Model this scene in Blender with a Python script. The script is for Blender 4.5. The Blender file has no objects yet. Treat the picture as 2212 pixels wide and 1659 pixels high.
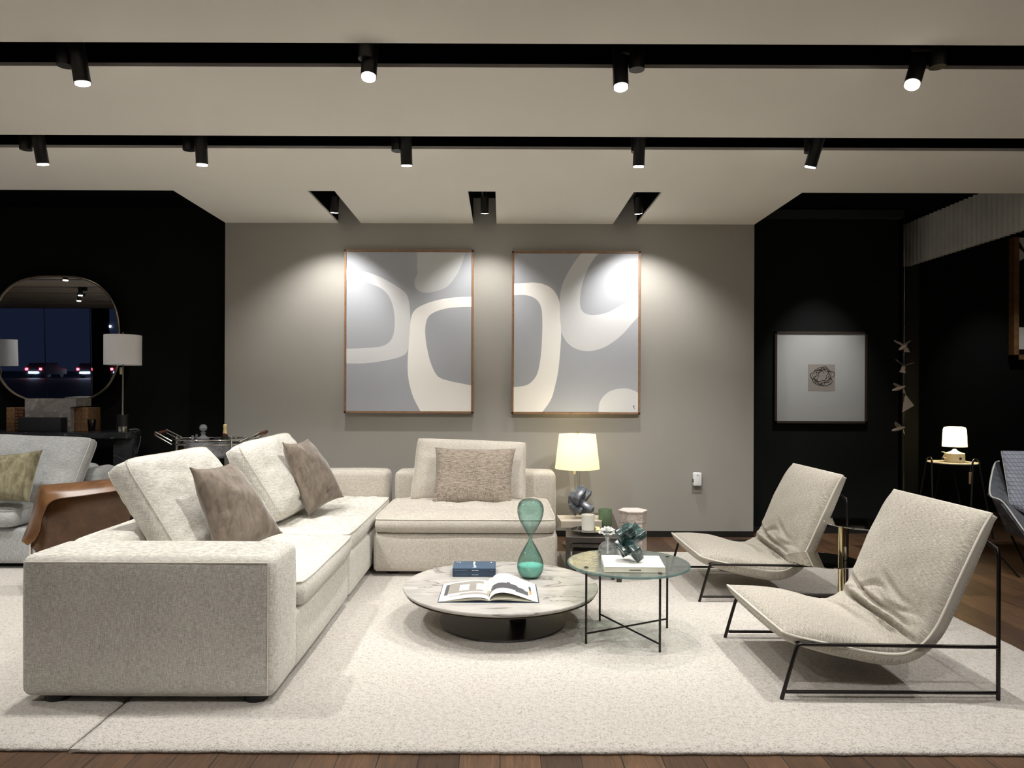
import bpy, bmesh, math, random
from mathutils import Vector, Matrix, noise
random.seed(7)
C = bpy.context.scene.collection
S = bpy.context.scene
PI = math.pi
R = math.radians
V = Vector

# ------------------------------------------------------------------ camera, world, exposure
F = 1540.0; H = 1.35; ROLL = 0.0036
PX, PY = 1083.0, 850.0
cam = bpy.data.cameras.new('camera'); cam.sensor_width = 36; cam.lens = F/2212*36
cam.shift_x = (1106-PX)/2212; cam.shift_y = (PY-829.5)/2212
cam.clip_end = 300
co = bpy.data.objects.new('camera', cam); C.objects.link(co)
co.matrix_world = Matrix.Translation((0, 0, H)) @ Matrix.Rotation(PI/2, 4, 'X') @ Matrix.Rotation(ROLL, 4, 'Z')
S.camera = co
S.view_settings.view_transform = 'Standard'; S.view_settings.look = 'None'
S.view_settings.gamma = 1; S.view_settings.use_curve_mapping = False
S.view_settings.exposure = 0.0
w = bpy.data.worlds.new('night'); S.world = w; w.use_nodes = True
w.node_tree.nodes['Background'].inputs[0].default_value = (.33, .45, .85, 1)
w.node_tree.nodes['Background'].inputs[1].default_value = 0.045

ROWS = 25.5      # watts scale for downlights

def P(px, py, D):
    dx, dy = px-PX, py-PY
    xu, yu = dx+ROLL*dy, dy-ROLL*dx
    return V((xu*D/F, D, H-yu*D/F))
def G(px, py, z=0.0):
    dx, dy = px-PX, py-PY
    xu, yu = dx+ROLL*dy, dy-ROLL*dx
    D = F*(H-z)/yu
    return V((xu*D/F, D, z))

# ------------------------------------------------------------------ materials
class N:
    def __init__(s, name):
        s.m = bpy.data.materials.new(name); s.m.use_nodes = True
        s.t = s.m.node_tree; s.b = s.t.nodes['Principled BSDF']; s.o = s.t.nodes['Material Output']
    def n(s, t, **k):
        x = s.t.nodes.new(t)
        for a, v in k.items(): setattr(x, a, v)
        return x
    def l(s, a, b): s.t.links.new(a, b)
    def co(s, scale=(1, 1, 1), kind='Object', rot=(0, 0, 0)):
        tc = s.n('ShaderNodeTexCoord'); mp = s.n('ShaderNodeMapping')
        mp.inputs['Scale'].default_value = scale; mp.inputs['Rotation'].default_value = rot
        s.l(tc.outputs[kind], mp.inputs[0]); return mp.outputs[0]
    def noise(s, vec, scale=5, detail=3, rough=.55, dist=0):
        x = s.n('ShaderNodeTexNoise'); x.inputs['Scale'].default_value = scale
        x.inputs['Detail'].default_value = detail; x.inputs['Roughness'].default_value = rough
        x.inputs['Distortion'].default_value = dist
        s.l(vec, x.inputs['Vector']); return x.outputs['Fac']
    def ramp(s, fac, stops):
        x = s.n('ShaderNodeValToRGB'); e = x.color_ramp.elements
        while len(e) < len(stops): e.new(.5)
        for i, (p, c) in enumerate(stops):
            e[i].position = p; e[i].color = (*c, 1) if len(c) == 3 else c
        s.l(fac, x.inputs[0]); return x.outputs[0]
    def math(s, op, a, b=None):
        x = s.n('ShaderNodeMath', operation=op)
        for i, v in enumerate((a, b)):
            if v is None: continue
            if isinstance(v, (int, float)): x.inputs[i].default_value = v
            else: s.l(v, x.inputs[i])
        return x.outputs[0]
    def bump(s, h, strength=.3, dist=.002, nrm=None):
        x = s.n('ShaderNodeBump'); x.inputs['Strength'].default_value = strength; x.inputs['Distance'].default_value = dist
        s.l(h, x.inputs['Height'])
        if nrm is not None: s.l(nrm, x.inputs['Normal'])
        s.l(x.outputs[0], s.b.inputs['Normal']); return x.outputs[0]

def lin(r, g, b):
    f = lambda c: ((c/255+.055)/1.055)**2.4 if c/255 > .04045 else c/255/12.92
    return (f(r), f(g), f(b))
def plain(name, c, rough=.5, metal=0, spec=.5, var=.08, vs=6):
    x = N(name); b = x.b
    b.inputs['Roughness'].default_value = rough; b.inputs['Metallic'].default_value = metal
    b.inputs['Specular IOR Level'].default_value = spec
    f = x.noise(x.co(), vs, 3)
    lo = tuple(max(0, v*(1-var)) for v in c); hi = tuple(min(1, v*(1+var)) for v in c)
    x.l(x.ramp(f, [(.3, lo), (.7, hi)]), b.inputs['Base Color']); return x.m
def linen(name, lo, hi, sc=1.0, bump=.35, big=.06, kind='Object'):
    x = N(name); b = x.b; b.inputs['Roughness'].default_value = .9
    b.inputs['Specular IOR Level'].default_value = .15
    b.inputs['Sheen Weight'].default_value = .25; b.inputs['Sheen Roughness'].default_value = .4
    f1 = x.noise(x.co((30*sc, 30*sc, 330*sc), kind), 1, 2)
    f2 = x.noise(x.co((330*sc, 330*sc, 30*sc), kind), 1, 2)
    f3 = x.noise(x.co((1, 1, 1), kind), 3, 4)
    a = x.math('ADD', f1, f2); a = x.math('MULTIPLY', a, .5)
    f4 = x.math('MULTIPLY', f3, big*2); a2 = x.math('ADD', a, f4)
    x.l(x.ramp(a2, [(.40+big, lo), (.60+big, hi)]), b.inputs['Base Color'])
    x.bump(a, bump, .003); return x.m
def velvet(name, lo, hi, dark=None):
    x = N(name); b = x.b; b.inputs['Roughness'].default_value = .75
    b.inputs['Specular IOR Level'].default_value = .2
    b.inputs['Sheen Weight'].default_value = .7; b.inputs['Sheen Roughness'].default_value = .35
    f = x.noise(x.co((14, 14, 5), rot=(.4, .5, .3)), 1.6, 6, .65, .6)
    x.l(x.ramp(f, [(.32, lo), (.68, hi)]), b.inputs['Base Color'])
    g = x.noise(x.co((300, 300, 90)), 1, 2)
    x.bump(g, .2, .002); return x.m
def metal(name, c, rough=.25):
    x = N(name); b = x.b; b.inputs['Metallic'].default_value = 1
    b.inputs['Base Color'].default_value = (*c, 1)
    f = x.noise(x.co(), 40, 2)
    rr = x.n('ShaderNodeMapRange'); rr.inputs['To Min'].default_value = rough*.8; rr.inputs['To Max'].default_value = rough*1.2
    x.l(f, rr.inputs[0]); x.l(rr.outputs[0], b.inputs['Roughness']); return x.m
def emit(name, c, s):
    x = N(name); b = x.b; b.inputs['Base Color'].default_value = (*c, 1)
    b.inputs['Emission Color'].default_value = (*c, 1); b.inputs['Emission Strength'].default_value = s; return x.m
def thinglass(name, tint, edge, gloss=.12, rough=.02, bumpv=None, diffuse=0, dcol=(1, 1, 1), power=5.0):
    x = N(name)
    tr = x.n('ShaderNodeBsdfTransparent'); gl = x.n('ShaderNodeBsdfGlossy'); mx = x.n('ShaderNodeMixShader')
    lw = x.n('ShaderNodeLayerWeight'); lw.inputs[0].default_value = .35
    x.l(x.ramp(lw.outputs['Facing'], [(.2, tint), (.95, edge)]), tr.inputs[0])
    gl.inputs['Roughness'].default_value = rough
    fr = x.n('ShaderNodeLayerWeight'); fr.inputs[0].default_value = .5
    a = x.math('POWER', fr.outputs['Facing'], power); a = x.math('MULTIPLY', a, .9); a = x.math('ADD', a, .04+gloss*.2)
    if bumpv:
        vec = x.co(bumpv[0]); f = x.noise(vec, 1, 3, .5, .5)
        bp = x.n('ShaderNodeBump'); bp.inputs['Strength'].default_value = bumpv[1]; bp.inputs['Distance'].default_value = bumpv[2]
        x.l(f, bp.inputs['Height']); x.l(bp.outputs[0], gl.inputs['Normal']); x.l(bp.outputs[0], fr.inputs['Normal'])
        tc = x.ramp(f, [(.35, tuple(v*.82 for v in tint)), (.65, tint)]); x.l(tc, tr.inputs[0])
    x.l(a, mx.inputs[0]); x.l(tr.outputs[0], mx.inputs[1]); x.l(gl.outputs[0], mx.inputs[2])
    out = mx.outputs[0]
    if diffuse:
        df = x.n('ShaderNodeBsdfDiffuse'); df.inputs[0].default_value = (*dcol, 1)
        m2 = x.n('ShaderNodeMixShader'); m2.inputs[0].default_value = diffuse
        x.l(out, m2.inputs[1]); x.l(df.outputs[0], m2.inputs[2]); out = m2.outputs[0]
    x.l(out, x.o.inputs[0]); return x.m
def marble(name, base, mid, vein, sc=2.2, rough=.25, veinw=.03, rot=(.3, .2, .5)):
    x = N(name); b = x.b; b.inputs['Roughness'].default_value = rough
    vec = x.co((1, 1, 1), rot=rot)
    f = x.noise(x.co((1, 2.2, 1.5), rot=rot), sc*2.2, 8, .62, 1.2)
    base_c = x.ramp(f, [(.3, mid), (.62, base)])
    g = x.noise(x.co((.7, 2.0, 1), rot=rot), sc, 4, .5, 1.6)
    d = x.math('SUBTRACT', g, .5); d = x.math('ABSOLUTE', d)
    vm = x.ramp(d, [(0, (1, 1, 1)), (veinw, (0, 0, 0))])
    mix = x.n('ShaderNodeMix', data_type='RGBA'); x.l(vm, mix.inputs[0])
    x.l(base_c, mix.inputs[6]); mix.inputs[7].default_value = (*vein, 1)
    x.l(mix.outputs[2], b.inputs['Base Color']); return x.m

M = {}
M['wall'] = plain('grey_paint', lin(160, 157, 151), .85, spec=.2, var=.02, vs=1.5)
M['ceil'] = plain('ceiling_paint', lin(232, 229, 221), .9, spec=.1, var=.015, vs=1.5)
M['black_wall'] = plain('black_paint', lin(17, 19, 19), .85, spec=.15, var=.1)
M['charcoal_wall'] = plain('charcoal_paint', lin(40, 43, 44), .8, spec=.2, var=.1)
M['void'] = plain('recess_black', (.0025, .0025, .003), .9, spec=.05)
M['black'] = plain('black_metal', (.012, .0115, .011), .38, spec=.5)
M['bronze'] = metal('dark_bronze_rod', (.045, .04, .038), .35)
M['dark_wood'] = plain('dark_stained_wood', lin(58, 52, 47), .4, var=.25, vs=14)
M['linen_w'] = linen('white_linen', lin(176, 172, 163), lin(228, 225, 216), sc=1.5)
M['linen_c'] = linen('cream_linen', lin(188, 184, 176), lin(236, 233, 224), big=.1, bump=.2)
M['linen_b'] = linen('beige_linen', lin(172, 165, 154), lin(212, 206, 195), sc=1.6)
M['linen_g'] = linen('grey_linen', lin(150, 152, 152), lin(196, 197, 196), sc=1.3)
M['linen_t'] = linen('taupe_weave', lin(112, 101, 90), lin(178, 166, 152), sc=.8, bump=.5)
M['velvet_b'] = velvet('brown_velvet', lin(106, 95, 85), lin(148, 135, 122))
M['velvet_g'] = velvet('olive_gold_velvet', lin(100, 94, 70), lin(165, 158, 130))
M['velvet_n'] = velvet('slate_velvet', lin(52, 56, 62), lin(104, 108, 116))
M['pip'] = plain('piping_cream', lin(214, 209, 197), .9, spec=.1)
M['pip_g'] = plain('piping_pale', lin(205, 205, 202), .9, spec=.1)
M['chrome'] = metal('chrome', (.75, .75, .74), .1)
M['nickel'] = metal('polished_nickel', (.62, .6, .55), .18)
M['gold'] = metal('pale_brass', (.62, .54, .33), .1)
M['brass_frame'] = metal('brass_frame', (.33, .29, .22), .3)
M['mirror'] = metal('mirror_silver', (.8, .82, .84), .01)
M['mirror_disc'] = metal('mirror_disc', (.72, .7, .64), .04)
M['white_paper'] = plain('white_paper', lin(240, 239, 233), .6, var=.01)
M['cream_paper'] = plain('page_edges', lin(222, 218, 200), .7, var=.03)
M['lens'] = emit('lamp_lens', (1, .93, .80), 60)
M['ink'] = plain('dark_ink', lin(48, 43, 38), .8)
M['white_plastic'] = plain('white_plastic', lin(238, 240, 242), .35, var=.01)
M['frosted'] = plain('frosted_white_glass', lin(226, 224, 214), .35, var=.02)
M['wax'] = plain('wax', lin(240, 238, 228), .5)
M['dark_book'] = plain('navy_black_box', lin(22, 25, 32), .6)
M['orange_book'] = plain('tan_leather_binding', lin(132, 100, 70), .6, var=.35, vs=40)
M['orange_dark'] = plain('brown_leather_band', lin(84, 44, 24), .6, var=.3, vs=40)
M['pink_stone'] = marble('pink_stone', lin(186, 172, 163), lin(150, 134, 126), lin(206, 196, 190), 9, .4, .05)
M['pink_lid'] = plain('pale_stone_lid', lin(232, 220, 214), .4, var=.04)
M['grey_stone'] = marble('grey_table_marble', lin(188, 184, 178), lin(152, 149, 145), lin(112, 107, 103), 1.3, .3, .012)
M['white_stone'] = marble('white_onyx', lin(168, 163, 160), lin(138, 134, 133), lin(205, 200, 196), 5, .35, .03)
M['black_marble'] = marble('black_marble', lin(46, 48, 51), lin(30, 31, 33), lin(110, 112, 116), 3, .2, .008)
M['green_stone'] = marble('green_marble', lin(38, 62, 60), lin(16, 30, 30), lin(120, 160, 152), 14, .22, .02)
M['slate_stone'] = marble('slate_marble', lin(92, 98, 106), lin(56, 60, 66), lin(130, 134, 136), 12, .25, .02)
M['navy'] = plain('slate_blue_cover', lin(66, 86, 108), .45, var=.03)
M['navy_d'] = plain('dark_blue_spine', lin(44, 60, 80), .45, var=.03)
M['pale_print'] = plain('pale_print', lin(200, 210, 222), .6)
M['faint_print'] = plain('faint_print', lin(120, 135, 152), .6)
M['art_bg'] = plain('canvas_grey', lin(170, 173, 180), .8, spec=.2, var=.02, vs=2)
M['art_mid'] = plain('canvas_light_grey', lin(212, 213, 215), .8, spec=.2, var=.015, vs=2)
M['art_dim'] = plain('canvas_mid_grey', lin(198, 200, 201), .8, spec=.2, var=.015, vs=2)
M['art_white'] = plain('canvas_white', lin(244, 242, 238), .8, spec=.2, var=.015, vs=2)
M['white_shade_off'] = plain('white_shade_fabric', lin(248, 248, 252), .9, spec=.1, var=.01)
M['teal_glass'] = thinglass('teal_glass', (.60, .79, .76), (.03, .09, .085), .3)
M['clear_glass'] = thinglass('clear_glass', (.93, .95, .95), (.25, .28, .30), .3)
M['ripple_glass'] = thinglass('rippled_glass', (.80, .86, .83), (.50, .62, .60), .5, .03, ((26, 75, 20), .3, .006), .05, (.55, .65, .62), power=2.6)
M['glass_edge'] = thinglass('aqua_glass_edge', (.35, .52, .52), (.2, .4, .42), .3, .05, None, .25, lin(120, 150, 150))
M['picture_glass'] = thinglass('picture_glass', (.97, .97, .97), (.9, .9, .9), .1)
M['bottle_glass'] = thinglass('bottle_glass', (.85, .87, .88), (.08, .09, .10), 1.0, .03, None, .08, (.9, .9, .9))
M['pole'] = plain('satin_pole', lin(165, 158, 146), .3, .4)
M['cord'] = plain('grey_cord', lin(150, 150, 148), .6)
M['window_glass'] = thinglass('window_glass', (.80, .84, .92), (.6, .65, .75), .1)
M['green_glass'] = thinglass('green_candle_glass', (.6, .72, .57), (.3, .4, .3), .1, .05, None, .55, lin(140, 164, 130))
M['crystal'] = thinglass('cut_crystal', (.75, .77, .8), (.15, .16, .18), .9, .08, ((60, 60, 30), 1, .02), .3, lin(190, 192, 198))
M['sand'] = plain('teal_sand', lin(170, 222, 206), .9)
M['red_light'] = emit('tail_light_red', (1, .05, .06), 30)
M['white_light'] = emit('car_white_light', (.6, .85, 1), 40)
M['street_light'] = emit('street_lamp_light', (.75, .85, 1), 150)
M['asphalt'] = plain('asphalt', (.012, .016, .028), .6, spec=.3)
M['car_paint'] = plain('dark_car_paint', (.03, .04, .06), .25)
M['grey_cloth'] = linen('blue_grey_check', lin(120, 124, 136), lin(176, 180, 190), sc=1.2)
M['tray_metal'] = metal('silver_tray', (.6, .6, .58), .15)
M['foil'] = plain('gold_foil', lin(222, 198, 140), .4, .3)
M['dkglass'] = plain('dark_bottle_glass', (.01, .012, .008), .12)
M['crimson'] = plain('crimson_label', lin(96, 18, 34), .5)
M['felt'] = plain('petal_porcelain', lin(246, 246, 244), .5, var=.01)
M['bird'] = plain('folded_felt', lin(188, 176, 166), .8)
M['kraft'] = plain('kraft_tag', lin(170, 130, 100), .8)
M['peach'] = plain('table_top_cream', lin(205, 198, 182), .6)
M['ceramic'] = plain('cream_ceramic', lin(236, 222, 188), .4)
M['black_gap'] = plain('gap_shade_black', (.006, .006, .006), .9)
M['valance'] = plain('pleated_grey_fabric', lin(190, 190, 184), .9, spec=.05)
M['walnut'] = plain('walnut_frame', lin(140, 105, 76), .5, var=.2, vs=25)
M['mag_dark'] = plain('magazine_photo_dark', lin(78, 78, 84), .4)
M['mag_mid'] = plain('magazine_photo_grey', lin(146, 142, 134), .4)
M['mag_pale'] = plain('magazine_photo_pale', lin(205, 214, 206), .4)
M['mag_cream'] = plain('magazine_cream_page', lin(228, 224, 206), .5)
M['gold_print'] = plain('ochre_print', lin(180, 140, 70), .5)
M['mat_board'] = plain('mat_board', lin(196, 198, 196), .5, var=.02)
M['tan_paper'] = plain('drawing_paper', lin(165, 158, 150), .8, var=.06, vs=9)

def wood_floor():
    x = N('oak_planks'); b = x.b
    br = x.n('ShaderNodeTexBrick'); br.offset = .37
    br.inputs['Color1'].default_value = (*lin(104, 78, 56), 1); br.inputs['Color2'].default_value = (*lin(64, 46, 34), 1)
    br.inputs['Mortar'].default_value = (.012, .008, .006, 1); br.inputs['Scale'].default_value = 1
    br.inputs['Mortar Size'].default_value = .002; br.inputs['Brick Width'].default_value = 1.6; br.inputs['Row Height'].default_value = .15
    x.l(x.co((1, 1, 1), rot=(0, 0, PI/2)), br.inputs['Vector'])
    f = x.noise(x.co((22, 1.6, 1)), 2.2, 8, .7, 1.5)
    mix = x.n('ShaderNodeMix', data_type='RGBA', blend_type='MULTIPLY'); mix.inputs[0].default_value = .85
    x.l(br.outputs[0], mix.inputs[6]); x.l(x.ramp(f, [(.3, (.35, .33, .3)), (.5, (.9, .9, .9)), (.7, (1.5, 1.35, 1.15))]), mix.inputs[7])
    x.l(mix.outputs[2], b.inputs['Base Color']); b.inputs['Roughness'].default_value = .42
    x.bump(f, .15, .002); return x.m
M['floor'] = wood_floor()
def rug_mat(name, lo, hi):
    x = N(name); b = x.b; b.inputs['Roughness'].default_value = 1; b.inputs['Specular IOR Level'].default_value = .05
    b.inputs['Sheen Weight'].default_value = .3
    f = x.noise(x.co(), 130, 3, .6); g = x.noise(x.co(), 45, 3, .6)
    a = x.math('ADD', x.math('MULTIPLY', f, .65), x.math('MULTIPLY', g, .35))
    x.l(x.ramp(a, [(.36, lo), (.5, hi), (.64, tuple(min(1, v*1.12) for v in hi))]), b.inputs['Base Color'])
    x.bump(a, .9, .012); return x.m
M['rug'] = rug_mat('cream_rug_pile', lin(160, 153, 144), lin(205, 199, 191))
def leather():
    x = N('saddle_leather'); b = x.b; b.inputs['Roughness'].default_value = .3
    f = x.noise(x.co(), 9, 6, .6, .3)
    x.l(x.ramp(f, [(.3, lin(84, 57, 36)), (.7, lin(120, 85, 55))]), b.inputs['Base Color'])
    x.bump(x.noise(x.co(), 160, 3), .08, .002); return x.m
M['leather'] = leather()
def chairfab():
    x = N('ribbed_oat_weave'); b = x.b; b.inputs['Roughness'].default_value = .95; b.inputs['Specular IOR Level'].default_value = .1
    b.inputs['Sheen Weight'].default_value = .2
    f1 = x.noise(x.co((700, 40, 1), 'UV'), 1, 2, .5, .1)
    f2 = x.noise(x.co((180, 330, 1), 'UV'), 1, 2)
    a = x.math('ADD', x.math('MULTIPLY', f1, .65), x.math('MULTIPLY', f2, .35))
    x.l(x.ramp(a, [(.36, lin(128, 122, 111)), (.64, lin(214, 207, 194))]), b.inputs['Base Color'])
    x.bump(a, .55, .004); return x.m
M['chairfab'] = chairfab()
def checkfab():
    x = N('checked_cushion_fabric'); b = x.b; b.inputs['Roughness'].default_value = .9
    br = x.n('ShaderNodeTexBrick'); br.offset = 0
    br.inputs['Color1'].default_value = (*lin(150, 154, 166), 1); br.inputs['Color2'].default_value = (*lin(138, 142, 154), 1)
    br.inputs['Mortar'].default_value = (*lin(96, 99, 110), 1); br.inputs['Scale'].default_value = 1
    br.inputs['Mortar Size'].default_value = .0022; br.inputs['Brick Width'].default_value = .028; br.inputs['Row Height'].default_value = .028
    x.l(x.co((1, 1, 1), rot=(PI/2, 0, 0)), br.inputs['Vector'])
    x.l(br.outputs[0], b.inputs['Base Color']); return x.m
M['check'] = checkfab()
def shade_mat(name, c, s, t=.5):
    x = N(name); b = x.b
    tl = x.n('ShaderNodeBsdfTranslucent'); tl.inputs[0].default_value = (*c, 1)
    df = x.n('ShaderNodeBsdfDiffuse'); df.inputs[0].default_value = (*c, 1)
    f = x.noise(x.co((200, 200, 20)), 1, 2)
    x.l(x.ramp(f, [(.3, tuple(v*.95 for v in c)), (.7, c)]), df.inputs[0])
    mx = x.n('ShaderNodeMixShader'); mx.inputs[0].default_value = t
    x.l(df.outputs[0], mx.inputs[1]); x.l(tl.outputs[0], mx.inputs[2])
    em = x.n('ShaderNodeEmission'); em.inputs[0].default_value = (*c, 1); em.inputs[1].default_value = s
    ad = x.n('ShaderNodeAddShader'); x.l(mx.outputs[0], ad.inputs[0]); x.l(em.outputs[0], ad.inputs[1])
    x.l(ad.outputs[0], x.o.inputs[0]); return x.m
M['shade_on'] = shade_mat('lit_linen_shade', (.93, .88, .66), .27)
M['shade_hot'] = shade_mat('lit_paper_shade', (1, .88, .55), 1.3)

# ------------------------------------------------------------------ mesh helpers
def bm_new(): return bmesh.new()
def world_of(p):
    v = V((0, 0, 0))
    while p: v += p.location; p = p.parent
    return v
def finish(name, bm, mats, parent=None, smooth=True, base=None, auto=35):
    if not isinstance(mats, (list, tuple)): mats = [mats]
    bmesh.ops.recalc_face_normals(bm, faces=bm.faces[:])
    if parent is not None: off = world_of(parent)
    elif base is not None: off = V(base)
    else:
        xs = [v.co for v in bm.verts]
        off = V(((min(c.x for c in xs)+max(c.x for c in xs))/2, (min(c.y for c in xs)+max(c.y for c in xs))/2, min(c.z for c in xs)))
    loc = V((0, 0, 0))
    if parent is None: loc = off
    else:
        xs = [v.co for v in bm.verts]
        c = V(((min(c.x for c in xs)+max(c.x for c in xs))/2, (min(c.y for c in xs)+max(c.y for c in xs))/2, min(c.z for c in xs)))
        loc = c-off; off = c
    for v in bm.verts: v.co -= off
    if smooth:
        ca = math.cos(R(auto))
        for f in bm.faces: f.smooth = True
        for e in bm.edges:
            if len(e.link_faces) == 2 and e.link_faces[0].normal.dot(e.link_faces[1].normal) < ca: e.smooth = False
    me = bpy.data.meshes.new(name); bm.to_mesh(me); bm.free()
    for m in mats: me.materials.append(M[m] if isinstance(m, str) else m)
    o = bpy.data.objects.new(name, me); C.objects.link(o); o.location = loc
    if parent is not None: o.parent = parent
    return o
def tag(o, label, cat, group=None):
    o['label'] = label; o['category'] = cat
    if group: o['group'] = group
    return o
def struct(name, bm, mats, **k):
    o = finish(name, bm, mats, **k); o['kind'] = 'structure'; return o
def thing(name, loc, label, cat, group=None):
    o = bpy.data.objects.new(name, None); C.objects.link(o); o.location = loc
    o.empty_display_size = .1
    return tag(o, label, cat, group)
def dup(root, loc=None, label=None, group=None, rotz=None):
    def cp(o, par):
        c = o.copy(); C.objects.link(c)
        if par is not None: c.parent = par
        for ch in list(o.children): cp(ch, c)
        return c
    r = cp(root, None)
    if loc is not None: r.location = loc
    if label: r['label'] = label
    if group: r['group'] = group
    if rotz is not None: r.rotation_euler.z = rotz
    return r
def box(bm, a, b, mi=0, bev=0, seg=2, mat=None):
    a, b = V(a), V(b)
    r = bmesh.ops.create_cube(bm, size=1)
    vs = r['verts']
    for v in vs:
        v.co = V(((v.co.x+.5)*(b.x-a.x)+a.x, (v.co.y+.5)*(b.y-a.y)+a.y, (v.co.z+.5)*(b.z-a.z)+a.z))
    fs = list({f for v in vs for f in v.link_faces})
    for f in fs: f.material_index = mi
    if bev:
        es = list({e for v in vs for e in v.link_edges})
        rr = bmesh.ops.bevel(bm, geom=es, offset=bev, segments=seg, profile=.5, affect='EDGES')
        for f in rr['faces']: f.material_index = mi
        vs = list({v for f in rr['faces'] for v in f.verts})
    if mat is not None:
        for v in vs: v.co = mat @ v.co
    return vs
def frame_of(d):
    d = d.normalized(); u = V((0, 0, 1)) if abs(d.z) < .9 else V((1, 0, 0))
    a = d.cross(u).normalized(); return a, d.cross(a).normalized()
def cyl(bm, p, q, r, r2=None, n=24, mi=0, cap=True):
    p, q = V(p), V(q); r2 = r if r2 is None else r2
    a, b = frame_of(q-p)
    A = [bm.verts.new(p+(a*math.cos(t)+b*math.sin(t))*r) for t in [2*PI*i/n for i in range(n)]]
    B = [bm.verts.new(q+(a*math.cos(t)+b*math.sin(t))*r2) for t in [2*PI*i/n for i in range(n)]]
    for i in range(n):
        f = bm.faces.new((A[i], A[(i+1) % n], B[(i+1) % n], B[i])); f.material_index = mi
    if cap:
        f = bm.faces.new(A[::-1]); f.material_index = mi
        f = bm.faces.new(B); f.material_index = mi
def tube(bm, pts, r, n=10, mi=0, closed=False):
    pts = [V(p) for p in pts]; L = len(pts); rings = []
    prev = None
    for i, p in enumerate(pts):
        if closed: d = (pts[(i+1) % L]-pts[i-1])
        else: d = (pts[min(i+1, L-1)]-pts[max(i-1, 0)])
        d.normalize()
        if prev is None: a, b = frame_of(d)
        else:
            a = (prev-d*prev.dot(d)).normalized(); b = d.cross(a)
        prev = a
        rr = r[i] if isinstance(r, (list, tuple)) else r
        rings.append([bm.verts.new(p+(a*math.cos(t)+b*math.sin(t))*rr) for t in [2*PI*k/n for k in range(n)]])
    for i in range(L if closed else L-1):
        A, B = rings[i], rings[(i+1) % L]
        for k in range(n):
            f = bm.faces.new((A[k], A[(k+1) % n], B[(k+1) % n], B[k])); f.material_index = mi
    if not closed:
        bm.faces.new(rings[0][::-1]).material_index = mi; bm.faces.new(rings[-1]).material_index = mi
def lathe(bm, prof, c, n=40, mi=0, caps=False):
    c = V(c); rings = []
    for r, z in prof:
        rings.append([bm.verts.new(c+V((r*math.cos(t), r*math.sin(t), z))) for t in [2*PI*k/n for k in range(n)]])
    for i in range(len(rings)-1):
        for k in range(n):
            f = bm.faces.new((rings[i][k], rings[i][(k+1) % n], rings[i+1][(k+1) % n], rings[i+1][k])); f.material_index = mi
    if caps:
        for rg in (rings[0][::-1], rings[-1]):
            f = bm.faces.new(rg); f.material_index = mi
def smooth_curve(pts, n=8, closed=False):
    pts = [V(p) for p in pts]; L = len(pts); out = []
    for i in range(L if closed else L-1):
        g = lambda k: pts[k % L] if closed else pts[max(0, min(L-1, k))]
        p0, p1, p2, p3 = g(i-1), g(i), g(i+1), g(i+2)
        for j in range(n):
            t = j/n
            out.append(.5*((2*p1)+(-p0+p2)*t+(2*p0-5*p1+4*p2-p3)*t*t+(-p0+3*p1-3*p2+p3)*t**3))
    if not closed: out.append(pts[-1])
    return out
def grid(bm, fn, nu, nv, mi=0, mfn=None, uvfn=None):
    vs = [[bm.verts.new(fn(i/nu, j/nv)) for j in range(nv+1)] for i in range(nu+1)]
    uv = bm.loops.layers.uv.verify() if uvfn else None
    for i in range(nu):
        for j in range(nv):
            f = bm.faces.new((vs[i][j], vs[i+1][j], vs[i+1][j+1], vs[i][j+1]))
            f.material_index = mfn((i+.5)/nu, (j+.5)/nv) if mfn else mi
            if uv:
                for l, (a, b) in zip(f.loops, ((i, j), (i+1, j), (i+1, j+1), (i, j+1))): l[uv].uv = uvfn(a/nu, b/nv)
    return vs
def prism(bm, pts, d, mi=0, mis=None):
    """closed polygon pts extruded by vector d"""
    d = V(d); n = len(pts)
    A = [bm.verts.new(V(p)) for p in pts]; B = [bm.verts.new(V(p)+d) for p in pts]
    f1 = bm.faces.new(A); f2 = bm.faces.new(B[::-1]); f1.material_index = mi; f2.material_index = mi if mis is None else mis
    for i in range(n):
        f = bm.faces.new((A[i], B[i], B[(i+1) % n], A[(i+1) % n])); f.material_index = mi if mis is None else mis
def nz(p, s, seed=0): return noise.noise(V(p)*s+V((seed*7.3, seed*3.1, seed*1.7)))

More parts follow.
